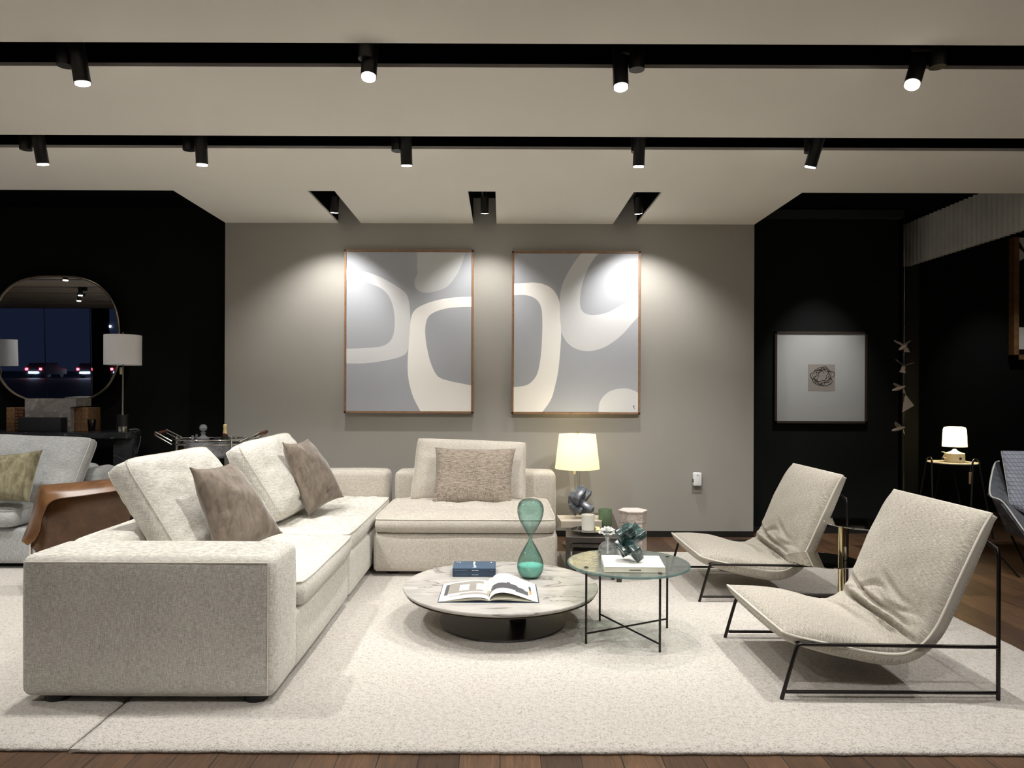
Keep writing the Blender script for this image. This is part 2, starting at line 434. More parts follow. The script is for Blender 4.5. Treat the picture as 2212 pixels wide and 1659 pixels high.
def soft_box(bm, a, b, r=.04, infl=.01, n=14, wob=.004, seed=0, mi=0):
    """upholstered block: gridded rounded box, faces slightly inflated and uneven"""
    a, b = V(a), V(b); c = (a+b)/2; h = (b-a)/2
    vd = {}
    def pt(u):
        k = tuple(round(x, 5) for x in u)
        if k in vd: return vd[k]
        inner = V([h[i]-r for i in range(3)])
        q = V([u[i]*h[i] for i in range(3)])
        cl = V([max(-inner[i], min(inner[i], q[i])) for i in range(3)])
        d = q-cl
        if d.length > 1e-9: q = cl+d.normalized()*r*min(1, max(abs(x) for x in d)/r)
        am = [abs(x) for x in u]
        ax = am.index(max(am)); o = [i for i in range(3) if i != ax]
        k1 = (1-u[o[0]]**4)*(1-u[o[1]]**4)
        nrm = V((0, 0, 0)); nrm[ax] = 1 if u[ax] > 0 else -1
        q = q+nrm*(infl*k1+wob*nz(q+c, 3.5, seed)*k1)
        v = bm.verts.new(c+q); vd[k] = v; return v
    def steps(ax):
        L = h[ax]; e = min(.45, r/L); m = max(3, min(n, int(L*2/.06)))
        s = [-1, -1+e*.3, -1+e*.62]+[-1+e+(2-2*e)*i/m for i in range(m+1)]+[1-e*.62, 1-e*.3, 1]
        return s
    for ax in range(3):
        o1, o2 = [i for i in range(3) if i != ax]
        s1, s2 = steps(o1), steps(o2)
        for sg in (-1, 1):
            for i in range(len(s1)-1):
                for j in range(len(s2)-1):
                    q = []
                    for (p1, p2) in ((s1[i], s2[j]), (s1[i+1], s2[j]), (s1[i+1], s2[j+1]), (s1[i], s2[j+1])):
                        u = [0, 0, 0]; u[ax] = sg; u[o1] = p1; u[o2] = p2; q.append(pt(u))
                    if len(set(q)) == 4:
                        try: bm.faces.new(q).material_index = mi
                        except ValueError: pass

def pillow_fns(TL, TR, BR, BL, T, rim=.12, pull=.05, corner=.0, wr=.004, seed=0, crease=None):
    TL, TR, BR, BL = map(V, (TL, TR, BR, BL)); ctr = (TL+TR+BR+BL)/4
    nrm = ((TR-BL).cross(TL-BR)).normalized()
    def base(u, v):
        uu = u*(1-pull*(1-v*v)*(u*u)); vv = v*(1-pull*(1-u*u)*(v*v))
        k = 1-corner*(abs(u)**5)*(abs(v)**5)
        uu *= k; vv *= k
        s, t = (uu+1)/2, (1-vv)/2
        return TL*(1-s)*(1-t)+TR*s*(1-t)+BR*s*t+BL*(1-s)*t
    def th(u, v):
        a = max(0, 1-abs(u)**3.2)**.62*max(0, 1-abs(v)**3.2)**.62
        return T*(rim+(1-rim)*a)
    def surf(side):
        def f(i, j):
            u, v = 2*i-1, 2*j-1
            p = base(u, v)
            e = 1-max(abs(u), abs(v))**8
            w_ = wr*(nz(p, 7, seed)*1.2+nz(p, 18, seed+2)*.5)*e*2
            # puckers radiating from the rim
            m = max(abs(u), abs(v)); w_ += wr*1.2*math.sin((u-v)*23+seed)*max(0, m-.72)*e*2.5
            if crease:
                for (cu, cv, ang, L, wd, dep) in crease:
                    du, dv = u-cu, v-cv; la = du*math.cos(ang)+dv*math.sin(ang); pe = -du*math.sin(ang)+dv*math.cos(ang)+.12*la*la
                    w_ -= dep*math.exp(-(pe/wd)**2)*math.exp(-(la/L)**2)
            return p+nrm*side*(th(u, v)+w_)
        return f
    return surf, base, nrm
def pillow(bm, TL, TR, BR, BL, T, n=26, mi=0, **k):
    surf, base, nrm = pillow_fns(TL, TR, BR, BL, T, **k)
    A = grid(bm, surf(1), n, n, mi); B = grid(bm, surf(-1), n, n, mi)
    def ring(G_):
        return [G_[i][0] for i in range(n)]+[G_[n][j] for j in range(n)]+[G_[n-i][n] for i in range(n)]+[G_[0][n-j] for j in range(n)]
    ra, rb = ring(A), ring(B); L = len(ra)
    mid = [bm.verts.new((x.co+y.co)/2+((x.co+y.co)/2-(V(TL)+V(TR)+V(BR)+V(BL))/4).normalized()*k.get('rim', .12)*T*.25) for x, y in zip(ra, rb)]
    for i in range(L):
        j = (i+1) % L
        bm.faces.new((ra[i], ra[j], mid[j], mid[i])).material_index = mi
        bm.faces.new((mid[i], mid[j], rb[j], rb[i])).material_index = mi
    return [v.co.copy() for v in ra], [v.co.copy() for v in rb], [v.co.copy() for v in mid]
def make_pillow(name, mat, label, cat, TL, TR, BR, BL, T, pip=None, piploc='mid', pr=.003, group=None, parent=None, **k):
    bm = bm_new(); ra, rb, mid = pillow(bm, TL, TR, BR, BL, T, **k)
    o = finish(name, bm, mat, parent=parent, auto=75)
    if parent is None: tag(o, label, cat, group)
    if pip:
        for lst in ([mid] if piploc == 'mid' else [ra, rb]):
            b2 = bm_new(); tube(b2, lst, pr, 6, closed=True)
            finish('piping', b2, pip, parent=o)
    return o

# ------------------------------------------------------------------ the shell
def sbox(name, a, b, mat, **k):
    bm = bm_new(); box(bm, a, b, **k); return struct(name, bm, mat, smooth=False)
bm = bm_new(); box(bm, (-14.2, -4.1, -.1), (9.2, 9.2, 0)); struct('floor', bm, 'floor', smooth=False, base=(0, 0, 0))
ZC = 2.95
# ceiling boards between the black slots
slots = [(3.26, 3.50), (4.44, 4.67), (2.08, 2.32), (.90, 1.14), (-.28, -.04), (-1.46, -1.22), (-2.64, -2.40)]
edges = sorted(slots)
bm = bm_new(); y0 = -4.0
for a, b in edges+[(5.65, None)]:
    box(bm, (-14, y0, ZC), (9, a, ZC+.018)); y0 = b
# middle bay over the seating, with three slots cut into it
bx = [(-2.62, -1.55), (-1.335, -.272), (-.052, 1.05), (1.275, 2.39)]
for a, b in bx: box(bm, (a, 5.65, ZC+.008), (b, 6.75, ZC+.026))
struct('ceiling', bm, 'ceil', smooth=False)
# black upper structure: lid over everything and liners of the slots
bm = bm_new()
box(bm, (-14, -4.1, 3.20), (9, 5.66, 3.26))
for a, b in edges:
    box(bm, (-14, b, ZC+.0185), (9, b+.015, 3.2)); box(bm, (-14, a-.015, ZC+.0185), (9, a, 3.2))
box(bm, (-2.62, 5.66, 3.20), (2.39, 6.95, 3.26))
box(bm, (-14, 5.64, ZC+.03), (-2.62, 5.66, 3.2)); box(bm, (2.39, 5.64, ZC+.03), (9, 5.66, 3.2))
box(bm, (-2.64, 5.65, ZC+.027), (-2.62, 6.75, 3.2)); box(bm, (2.39, 5.65, ZC+.027), (2.41, 6.75, 3.2))
for a, b in zip(bx[:-1], bx[1:]):
    box(bm, (a[1]-.012, 5.66, ZC+.027), (a[1], 6.75, 3.2)); box(bm, (b[0], 5.66, ZC+.027), (b[0]+.012, 6.75, 3.2))
box(bm, (-14, 5.66, 3.15), (-2.64, 9, 3.22)); box(bm, (2.41, 5.66, 3.15), (9, 9, 3.22))
struct('ceiling_recess', bm, 'void', smooth=False)
sbox('wall_back', (-2.62, 6.75, 0), (2.39, 6.955, 3.2), 'wall')
sbox('wall_back_left', (-14, 6.95, 0), (-2.62, 7.1, 3.2), 'black_wall')
bm = bm_new(); box(bm, (2.39, 6.95, 0), (3.87, 7.1, 3.2)); struct('wall_back_right', bm, 'black_wall', smooth=False)
sbox('wall_far_right', (3.6, 8.2, 0), (9, 8.35, 3.2), 'black_wall')
sbox('wall_left', (-14.15, -4, 0), (-14, 7.1, 3.2), 'black_wall')
sbox('wall_right', (9, -4, 0), (9.15, 8.35, 3.2), 'black_wall')
sbox('wall_inner_right', (3.74, 7.1, 0), (3.87, 8.2, 3.2), 'black_wall')
sbox('trim_1', (4.27, 7.6, 0), (4.45, 7.75, 3.15), 'charcoal_wall')
sbox('trim_2', (2.42, 6.86, 3.06), (3.87, 6.95, 3.13), 'charcoal_wall')
sbox('baseboard_back', (-2.62, 6.735, 0), (2.39, 6.75, .055), 'black')
sbox('baseboard_right', (2.39, 6.935, 0), (3.87, 6.95, .06), 'black')

# pleated valance hanging at the right, running in depth
bm = bm_new()
Y0, Y1, XV = 4.9, 7.5, 4.24
nn = 320
rows = []
for i in range(nn+1):
    y = Y0+(Y1-Y0)*i/nn; ph = i/nn*40*2*PI
    dx = .026*math.sin(ph)
    rows.append([bm.verts.new((XV+dx, y, 2.70+.004*math.cos(ph))), bm.verts.new((XV+dx, y, 3.14)),
                 bm.verts.new((XV+.03+dx, y, 3.14)), bm.verts.new((XV+.03+dx, y, 2.70))])
for a, b in zip(rows[:-1], rows[1:]):
    for k in range(4): bm.faces.new((a[k], a[(k+1) % 4], b[(k+1) % 4], b[k]))
bm.faces.new(rows[0]); bm.faces.new(rows[-1][::-1])
tag(finish('pleated_valance', bm, 'valance', auto=60), 'grey pleated fabric valance hanging from the ceiling at the far right', 'valance')

# front glazing behind the viewer (seen in the round mirror) and the street outside
bm = bm_new(); box(bm, (-14, -4.02, .1), (9, -4.005, 2.95)); struct('window_1', bm, 'window_glass', smooth=False)
bm = bm_new()
for i in range(21):
    x = -13.6+i*1.13
    box(bm, (x-.006, -4.03, .1), (x+.006, -3.995, 2.95))
struct('trim_3', bm, 'nickel', smooth=False)
sbox('trim_4', (-14, -4.1, 0), (9, -3.95, .1), 'black'); sbox('trim_5', (-14, -4.1, 2.95), (9, -3.95, 3.2), 'black')
sbox('trim_6', (-10.35, -4.6, 0), (-10.05, -4.3, 3.2), 'charcoal_wall')
bm = bm_new(); box(bm, (-110, -110, -.25), (40, -4.2, -.15)); struct('street_ground', bm, 'asphalt', smooth=False)
def make_car(loc, label):
    t = thing('car', loc, label, 'car', 'cars on the road outside, seen in the mirror')
    bm = bm_new(); x, y, z = loc
    prof = [(-2.1, .35), (-2.1, .95), (-1.9, 1.02), (-1.5, 1.55), (.5, 1.6), (1.2, 1.05), (2.1, .9), (2.15, .35)]
    prism(bm, [(x-.85, y+4-a-4, z+b) for a, b in prof], (1.7, 0, 0)); finish('body', bm, 'car_paint', t)
    for s in (-1, 1):
        bm = bm_new(); box(bm, (x+s*.72-.13, y+2.08, z+.82), (x+s*.72+.13, y+2.13, z+1.05), bev=.02); finish('tail_light', bm, 'red_light', t)
        for q in (-1.3, 1.3):
            bm = bm_new(); cyl(bm, (x+s*.7-.1, y+q, z+.3), (x+s*.7+.1, y+q, z+.3), .32); finish('wheel', bm, 'black', t)
    bm = bm_new(); box(bm, (x-.5, y+2.11, z+.5), (x+.5, y+2.14, z+.66)); finish('number_plate', bm, 'white_light', t)
    return t
car0 = make_car(V((-43.0, -62, -.15)), 'dark car with red tail lights reflected in the round mirror, beside the glass joint line')
for i, (x, y, l) in enumerate([(-48.3, -62, 'dark car with red tail lights reflected at the left edge of the round mirror'),
                               (-46.2, -70, 'small distant car with red tail lights reflected left of the glass joint line'),
                               (-40.6, -64, 'dark car with red tail lights reflected right of centre in the round mirror'),
                               (-36.2, -60, 'dark car with red tail lights reflected at the right edge of the round mirror')]):
    dup(car0, V((x, y, -.15)), l)
t = thing('street_lamp', (-45, -68, -.15), 'distant street lamp reflected as a bright dot in the round mirror', 'street lamp')
bm = bm_new(); cyl(bm, (-45, -68, -.15), (-45, -68, 5.6), .08, .05, 10); finish('pole', bm, 'black', t)
bm = bm_new(); box(bm, (-45.3, -68.1, 5.5), (-44.7, -67.9, 5.68), bev=.03); finish('lamp_head', bm, 'street_light', t)

# ------------------------------------------------------------------ rugs
def make_rug(x0, x1, y0, y1, label, seed, z1=.022):
    bm = bm_new()
    def ed(t, s): return .006*nz((t*1.0, s, seed), 9)+.004*nz((t, s, seed), 40)
    nx, ny = int((x1-x0)/.03), int((y1-y0)/.05)
    def top(i, j):
        x = x0+(x1-x0)*i; y = y0+(y1-y0)*j; z = z1
        e = min(i*(x1-x0), (1-i)*(x1-x0), j*(y1-y0), (1-j)*(y1-y0))
        if e < .02: z = z1-.006
        return V((x+ed(y, 1)*(1 if e < .2 else 0), y+ed(x, 2)*(1 if e < .2 else 0), z+.0008*nz((x, y, 0), 30)))
    A = grid(bm, top, nx, ny)
    ring = [A[i][0] for i in range(nx)]+[A[nx][j] for j in range(ny)]+[A[nx-i][ny] for i in range(nx)]+[A[0][ny-j] for j in range(ny)]
    c = V(((x0+x1)/2, (y0+y1)/2, 0))
    prev = ring
    for dz, out in ((.008, .004), (.0165, .0)):
        cur = []
        for v in ring:
            d = (v.co-c); d = V((1 if d.x > 0 else -1, 0, 0)) if abs(abs(d.x)-(x1-x0)/2) < .03 else V((0, 1 if d.y > 0 else -1, 0))
            cur.append(bm.verts.new(V((v.co.x+d.x*out, v.co.y+d.y*out, max(0.0005, v.co.z-dz)))))
        for i in range(len(ring)):
            j = (i+1) % len(ring); bm.faces.new((prev[i], prev[j], cur[j], cur[i]))
        prev = cur
    bm.faces.new(prev)
    return tag(finish('rug', bm, 'rug', auto=80), label, 'rug')
make_rug(-1.607, 2.73, 2.665, 6.03, 'large cream wool rug under the coffee table and sling chairs', 3)
make_rug(-6.4, -1.625, 2.675, 6.05, 'cream wool rug at the left, under the leather armchair', 5)

# ------------------------------------------------------------------ ceiling spotlights
def aim(o, d):
    o.rotation_mode = 'QUATERNION'; o.rotation_quaternion = V(d).to_track_quat('-Z', 'Y')
def make_spot(x, y, dx, tip, label, watts, group, drv=-.12, cone=95, on=True, L=.2, r=.037, ztop=3.02, blend=.5, lens_on=True, zb=2.81, dz=2.895, az=2.98):
    t = thing('ceiling_spotlight', (x, y, ztop), label, 'spotlight', group)
    d = V(tip).normalized()
    bm = bm_new(); cyl(bm, (x+drv, y, 3.2), (x+drv, y, dz), r*1.0, n=28); finish('driver_can', bm, 'black', t)
    bm = bm_new()
    top = V((x, y, zb))-d*L
    cyl(bm, top, top+d*(L-.004), r, n=28, cap=True)
    h = finish('lamp_head', bm, 'black', t)
    bm = bm_new(); e = top+d*(L-.002); cyl(bm, e, e+d*.004, r*.86, n=28); finish('lens', bm, 'lens' if lens_on else 'nickel', h)
    bm = bm_new(); cyl(bm, (x+drv, y, az), (x, y, az), .012, n=10); finish('swivel_arm', bm, 'black', t)
    if watts:
        ld = bpy.data.lights.new('spot_light', 'SPOT'); ld.energy = watts; ld.spot_size = R(cone); ld.spot_blend = blend
        ld.shadow_soft_size = .013; ld.color = (1, .975, .94)
        lo = bpy.data.objects.new('spot_light', ld); C.objects.link(lo); lo.parent = t
        lo.location = e+d*.012-V((x, y, ztop)); aim(lo, d)
    return t
W = ROWS
g1 = 'black spotlights in the front ceiling slot'; g2 = 'black spotlights in the second ceiling slot'
# x, y, drv, direction, label, power
row1 = [(-1.99, 3.38, -.085, (.12, .10, -1), 'black spotlight in the front ceiling slot, nearest the left edge', 1.3),
        (-.62, 3.30, -.012, (.0, -.25, -1), 'black spotlight in the front ceiling slot above the left painting', 1.0),
        (.565, 3.40, .075, (-.0, -.18, -1), 'black spotlight in the front ceiling slot right of centre', 1.2),
        (1.93, 3.36, .12, (-.42, -.30, -1), 'tilted black spotlight in the front ceiling slot, far right', 1.5)]
for x, y, drv, d, l, p in row1: make_spot(x, y, 0, d, l, W*p*3.2, g1, drv, zb=2.81)
row2 = [(-2.93, 4.55, -.11, (.06, .22, -1), 'unlit-looking black spotlight in the second ceiling slot, far left', 1.0),
        (-1.915, 4.55, -.085, (.0, .12, -1), 'black spotlight in the second ceiling slot over the arm sofa pillows', 1.2),
        (-.61, 4.55, -.06, (.0, .22, -1), 'lit black spotlight in the second ceiling slot, above the left painting', 1.35),
        (.87, 4.55, -.01, (.0, .22, -1), 'lit black spotlight in the second ceiling slot, above the right painting', 1.35),
        (1.965, 4.55, -.0, (-.20, .30, -1), 'tilted black spotlight in the second ceiling slot, right', 1.4)]
for x, y, drv, d, l, p in row2: make_spot(x, y, 0, d, l, W*p*3.0, g2, drv, zb=2.80)
# three heads in the short slots in front of the back wall
g3 = 'black spotlights in the three short slots by the back wall'
for x, p, l in ((-1.45, 1.3, 'black wall-washing spotlight in the left short ceiling slot'),
                (-.16, .9, 'black spotlight in the middle short ceiling slot'),
                (1.16, 1.6, 'black wall-washing spotlight in the right short ceiling slot')):
    t = thing('ceiling_spotlight', (x, 6.15, 3.2), l, 'spotlight', g3)
    bm = bm_new(); box(bm, (x-.02, 5.75, 3.12), (x+.02, 6.6, 3.15)); finish('track', bm, 'black', t)
    bm = bm_new(); cyl(bm, (x+.01, 6.15, 3.13), (x+.01, 6.15, 3.0), .012, n=10); finish('swivel_arm', bm, 'black', t)
    bm = bm_new(); d = V((0.12*(-1 if x < -1 else 1 if x > 1 else 0), .35, -1)).normalized(); top = V((x+.01, 6.15, 3.05)); cyl(bm, top, top+d*.14, .035, n=24)
    h = finish('lamp_head', bm, 'black', t)
    bm = bm_new(); cyl(bm, top+d*.1405, top+d*.143, .03, n=24); finish('lens', bm, 'lens', h)
    ld = bpy.data.lights.new('spot_light', 'SPOT'); ld.energy = W*p*2.4; ld.spot_size = R(100); ld.spot_blend = .8
    ld.shadow_soft_size = .02; ld.color = (1, .97, .92)
    lo = bpy.data.objects.new('spot_light', ld); C.objects.link(lo); lo.parent = t
    lo.location = top+d*.155-V((x, 6.15, 3.2)); aim(lo, d)
# fixtures added out of view for light; tilted ones fill the sofa arm
g4 = 'black spotlights added out of view for light'
rows_out = (
    (3.38, .9, ((-3.4, 'just beyond the left edge'), (-4.8, 'well left of the view, over the left rug'), (-6.3, 'at the far left end of the room'), (3.3, 'just beyond the right edge'))),
    (4.55, .9, ((-4.3, 'just beyond the left edge'), (-5.7, 'well left of the view'), (3.4, 'just beyond the right edge'))),
    (2.2, .10, ((-3.0, 'above the viewer on the left'), (2.9, 'above the viewer on the right'))),
    (.98, 1.0, ((-7.5, 'at the far left'), (-5.5, 'over the empty floor to the left'), (-1.3, 'behind the sofa arm'), (.6, 'in the middle'), (2.1, 'on the right'))),
    (-.16, .6, ((-8.2, 'seen near the mirror rim, farther left'), (-6.4, 'seen near the mirror rim, farther right'))))
names = {3.38: 'front slot', 4.55: 'second slot', 2.2: 'slot overhead', .98: 'slot behind the viewer', -.16: 'slot by the shop window'}
for y, p, lst in rows_out:
    for x, wd in lst:
        d = (0, .5 if y == .98 and x > -5 else .05, -1)
        make_spot(x, y, 0, d, 'black spotlight added for light in the %s, %s' % (names[y], wd), W*p*3.0, g4, .085, zb=2.81)
# unseen heads added to light the drawing, print, armchair and console
make_spot(3.0, 6.0, 0, (.05, .52, -1), 'black spotlight added out of view to light the framed line drawing', W*9, g4, .085, cone=44, blend=1, zb=3.14, L=.07, dz=3.09, az=3.12)
make_spot(5.6, 6.9, 0, (.0, .75, -1), 'black spotlight added out of view to light the brown-framed print', W*2.2, g4, .085, cone=45, blend=1, zb=3.14, L=.07, dz=3.09, az=3.12)
make_spot(4.3, 4.3, 0, (.02, .58, -1), 'black spotlight added out of view to light the slate shell armchair', W*4.0, g4, .085, cone=50, zb=2.81)
make_spot(-4.3, 5.75, 0, (0, .25, -1), 'black spotlight added out of view to light the grey sofa and console', W*2.0, g4, .085, cone=85, zb=3.14, L=.07, dz=3.09, az=3.12)

# ------------------------------------------------------------------ sectional sofa
def foot(t, x, y, z=.022, r=.05):
    bm = bm_new(); cyl(bm, (x, y, z), (x, y, .062), r, n=24); finish('foot', bm, 'black', t)
def seat_cushion(t, x0, x1, y0, y1, z0, z1, mat='linen_w', seed=0, crown=.035, pip='pip', wr=.009, name='seat_cushion'):
    zm = (z0+z1)/2; T = (z1-z0)/2
    bm = bm_new()
    a, b, c, d = V((x0, y1, zm)), V((x1, y1, zm)), V((x1, y0, zm)), V((x0, y0, zm))
    ra, rb, mid = pillow(bm, a, b, c, d, T+crown, n=34, rim=T/(T+crown)*.86, pull=.012, corner=.035, wr=wr, seed=seed)
    # keep the underside flat on the base
    for v in bm.verts:
        if v.co.z < z0: v.co.z = z0+.001
    o = finish(name, bm, mat, parent=t, auto=75)
    b2 = bm_new(); tube(b2, ra, .0045, 6, closed=True); finish('piping', b2, pip, parent=o)
    return o
# near module: base, back along the left side, arm across the near end
t = thing('sofa_module', (-1.5, 3.7, 0), 'off-white linen sofa section with wide arm at the front left, nearest the camera', 'sofa', 'linen sectional sofa')
bm = bm_new(); soft_box(bm, (-1.80, 3.33, .055), (-.955, 4.475, .335), .035, .006, seed=1); finish('base', bm, 'linen_w', t, auto=75)
bm = bm_new(); soft_box(bm, (-2.04, 3.02, .052), (-.958, 3.36, .655), .04, .006, seed=2, n=20); ar = finish('armrest', bm, 'linen_w', t, auto=75)
bm = bm_new()
tube(bm, [(-2.02, 3.015, .63), (-.985, 3.013, .63)], .003, 6); tube(bm, [(-.985, 3.013, .63), (-.985, 3.013, .07)], .003, 6)
finish('seam', bm, 'pip', ar)
bm = bm_new(); soft_box(bm, (-2.04, 3.35, .055), (-1.80, 4.475, .655), .045, .006, seed=3); finish('backrest', bm, 'linen_w', t, auto=75)
seat_cushion(t, -1.80, -.93, 3.37, 4.50, .335, .46, seed=4, crown=.035)
for x, y in ((-1.92, 3.1), (-1.06, 3.1), (-1.92, 4.35), (-1.1, 4.35)): foot(t, x, y)
# corner module
t = thing('sofa_module', (-1.5, 5.4, 0), 'off-white linen corner sofa section between the arm section and the back-wall section', 'sofa', 'linen sectional sofa')
bm = bm_new(); soft_box(bm, (-1.80, 4.50, .055), (-.955, 6.2, .335), .035, .006, seed=5); finish('base', bm, 'linen_w', t, auto=75)
bm = bm_new(); soft_box(bm, (-2.04, 4.50, .055), (-1.80, 6.46, .655), .045, .006, seed=6); finish('backrest', bm, 'linen_w', t, auto=75)
bm = bm_new(); soft_box(bm, (-1.79, 6.2, .055), (-.985, 6.46, .672), .045, .006, seed=7); finish('backrest', bm, 'linen_b', t, auto=75)
seat_cushion(t, -1.80, -.957, 4.52, 6.19, .335, .455, mat='linen_c', seed=8, crown=.03)
for x, y in ((-1.92, 4.65), (-1.06, 4.65), (-1.92, 6.3), (-1.1, 6.3)): foot(t, x, y)
# right module
t = thing('sofa_module', (-.25, 5.8, 0), 'beige linen armless sofa section facing the camera, behind the coffee table', 'sofa', 'linen sectional sofa')
bm = bm_new(); soft_box(bm, (-.925, 5.16, .055), (.41, 6.2, .335), .03, .006, seed=9, n=20); finish('base', bm, 'linen_b', t, auto=75)
bm = bm_new(); soft_box(bm, (-.925, 6.2, .055), (.475, 6.46, .672), .045, .006, seed=10, n=20); finish('backrest', bm, 'linen_b', t, auto=75)
seat_cushion(t, -.925, .405, 5.14, 6.19, .336, .445, mat='linen_b', seed=11, crown=.04)
for x, y in ((-.8, 5.3), (.3, 5.3), (-.8, 6.3), (.3, 6.3)): foot(t, x, y)

# back cushions and scatter pillows
cr = [(-.5, -.55, .3, .25, .03, .012), (-.7, -.3, .2, .2, .03, .010), (-.75, 0, .1, .18, .025, .008)]
make_pillow('back_cushion', 'linen_c', 'big off-white back cushion leaning at the near end of the sofa', 'cushion',
            P(242, 1004, 3.52), P(430, 971, 4.34), P(566, 1152, 4.38), P(372, 1215, 3.56), .125, pip='pip', piploc='both', pr=.003,
            rim=.45, pull=.03, corner=.06, wr=.008, seed=1)
make_pillow('back_cushion', 'linen_c', 'big off-white back cushion farther along the sofa, beside the bar cart', 'cushion',
            P(494, 966, 4.62), P(612, 938, 5.55), P(690, 1080, 5.50), P(598, 1130, 4.66), .12, pip='pip', piploc='both', pr=.003,
            rim=.42, pull=.03, corner=.07, wr=.009, seed=2, crease=[(-.2, -.75, .3, .5, .05, .02)])
make_pillow('throw_pillow', 'velvet_b', 'brown velvet pillow on the near part of the sofa, partly hidden by its arm', 'pillow',
            P(413, 1013, 3.62), P(503, 1000, 4.06), P(606, 1150, 4.02), P(480, 1218, 3.66), .085, pip='velvet_b', pr=.002,
            rim=.06, pull=.07, corner=-.03, wr=.006, seed=3, crease=cr)
make_pillow('throw_pillow', 'velvet_b', 'brown velvet pillow farther along the sofa, against the second off-white cushion', 'pillow',
            P(612, 958, 4.92), P(664, 950, 5.32), P(740, 1072, 5.26), P(668, 1112, 4.94), .095, pip='velvet_b', pr=.002,
            rim=.06, pull=.07, corner=-.03, wr=.006, seed=4, crease=[(0, -.7, .1, .5, .05, .02), (.1, -.5, .2, .4, .04, .012)])
make_pillow('back_cushion', 'linen_b', 'large beige back cushion against the back-wall sofa section', 'cushion',
            P(903, 947, 6.12), P(1136, 956, 6.12), P(1134, 1082, 5.98), P(886, 1081, 5.98), .10, pip='pip', pr=.003,
            rim=.35, pull=.025, corner=.03, wr=.005, seed=5)
make_pillow('lumbar_pillow', 'linen_t', 'taupe woven rectangular pillow in front of the large beige cushion', 'pillow',
            P(942, 968, 5.93), P(1112, 970, 5.93), P(1104, 1093, 5.70), P(934, 1090, 5.70), .085, pip='linen_t', pr=.002,
            rim=.08, pull=.05, corner=-.02, wr=.005, seed=6, crease=[(0, .0, 1.4, .5, .06, .008)])

# ------------------------------------------------------------------ marble coffee table and things on it
t = thing('coffee_table', (0, 4.17, .022), 'low round coffee table with grey marble top and black disc base', 'coffee table')
c = V((0.0, 4.18, 0))
bm = bm_new(); lathe(bm, [(.50, .205), (.548, .207), (.562, .216), (.568, .226), (.566, .231), (.0001, .2315)], c, 96); lathe(bm, [(.0001, .204), (.50, .205)], c, 96)
finish('tabletop', bm, 'grey_stone', t)
bm = bm_new(); lathe(bm, [(.0001, .197), (.545, .197), (.553, .201), (.545, .2035), (.0001, .2035)], c, 96); finish('metal_rim', bm, 'brass_frame', t)
bm = bm_new(); lathe(bm, [(.0001, .023), (.365, .023), (.37, .028), (.365, .034), (.1, .036), (.0001, .036)], c+V((.01, -.02, 0)), 72); finish('base', bm, 'black', t)
bm = bm_new(); cyl(bm, (.10, 4.12, .034), (.10, 4.12, .197), .048, n=40); finish('pedestal', bm, 'black', t)
ZT = .2318
def mark(bm, x0, y0, x1, y1, z, mi=0): box(bm, (x0, y0, z), (x1, y1, z+.0006), mi)
# two slim blue boxes
for k, lab in enumerate(('lower of the two slate-blue books stacked on the marble coffee table', 'upper slate-blue book with small white lettering, on the marble coffee table')):
    z = ZT+k*.0262
    bm = bm_new(); box(bm, (-.294, 4.345, z), (-.031, 4.53, z+.0255), 0, .0015)
    o = tag(finish('book', bm, 'navy_d' if k == 0 else 'navy_d'), lab, 'book', 'blue books on the coffee table')
    bm = bm_new(); box(bm, (-.2945, 4.3445, z+.0225), (-.0305, 4.5305, z+.0258), 0, .001); finish('cover', bm, 'navy', o)
    bm = bm_new()
    box(bm, (-.283, 4.3432, z+.012), (-.205, 4.3446, z+.0132), 1)
    for i in range(5): box(bm, (-.176+i*.0085, 4.3432, z+.0115), (-.176+i*.0085+.006, 4.3446, z+.0145), 0)
    for i in range(3): box(bm, (-.062+i*.007, 4.3432, z+.012), (-.062+i*.007+.005, 4.3446, z+.014), 1)
    finish('spine_lettering', bm, ['pale_print', 'faint_print'], o)
    if k:
        bm = bm_new(); zt = z+.0259
        mark(bm, -.172, 4.44, -.160, 4.515, zt); mark(bm, -.168, 4.40, -.156, 4.43, zt); mark(bm, -.165, 4.365, -.150, 4.39, zt); mark(bm, -.172, 4.355, -.164, 4.362, zt)
        mark(bm, -.28, 4.50, -.252, 4.506, zt); mark(bm, -.256, 4.485, -.252, 4.50, zt); mark(bm, -.064, 4.488, -.056, 4.503, zt)
        finish('cover_lettering', bm, 'pale_print', o)
# hourglass
t = thing('hourglass', (.18, 4.34, ZT), 'tall teal glass hourglass with pale green sand on the coffee table', 'hourglass')
hc = V((.18, 4.34, ZT))
half = [(.0001, 0), (.035, .001), (.055, .008), (.070, .025), (.079, .05), (.0805, .07), (.078, .092), (.068, .125), (.052, .158), (.034, .19), (.018, .216), (.0095, .233), (.008, .2385)]
prof = half+[(r, .477-z) for r, z in half[::-1]][1:]
pc = [(max(.0001, v.x), v.z) for v in smooth_curve([V((r, 0, z)) for r, z in prof], 4)]
bm = bm_new(); lathe(bm, pc, hc, 64); finish('glass', bm, 'teal_glass', t, auto=80)
bm = bm_new(); lathe(bm, [(.0001, .004)]+[(r*.97, z+.001) for r, z in half[1:6]]+[(.0775, .077), (.05, .083), (.0001, .086)], hc, 48); finish('sand', bm, 'sand', t, auto=80)
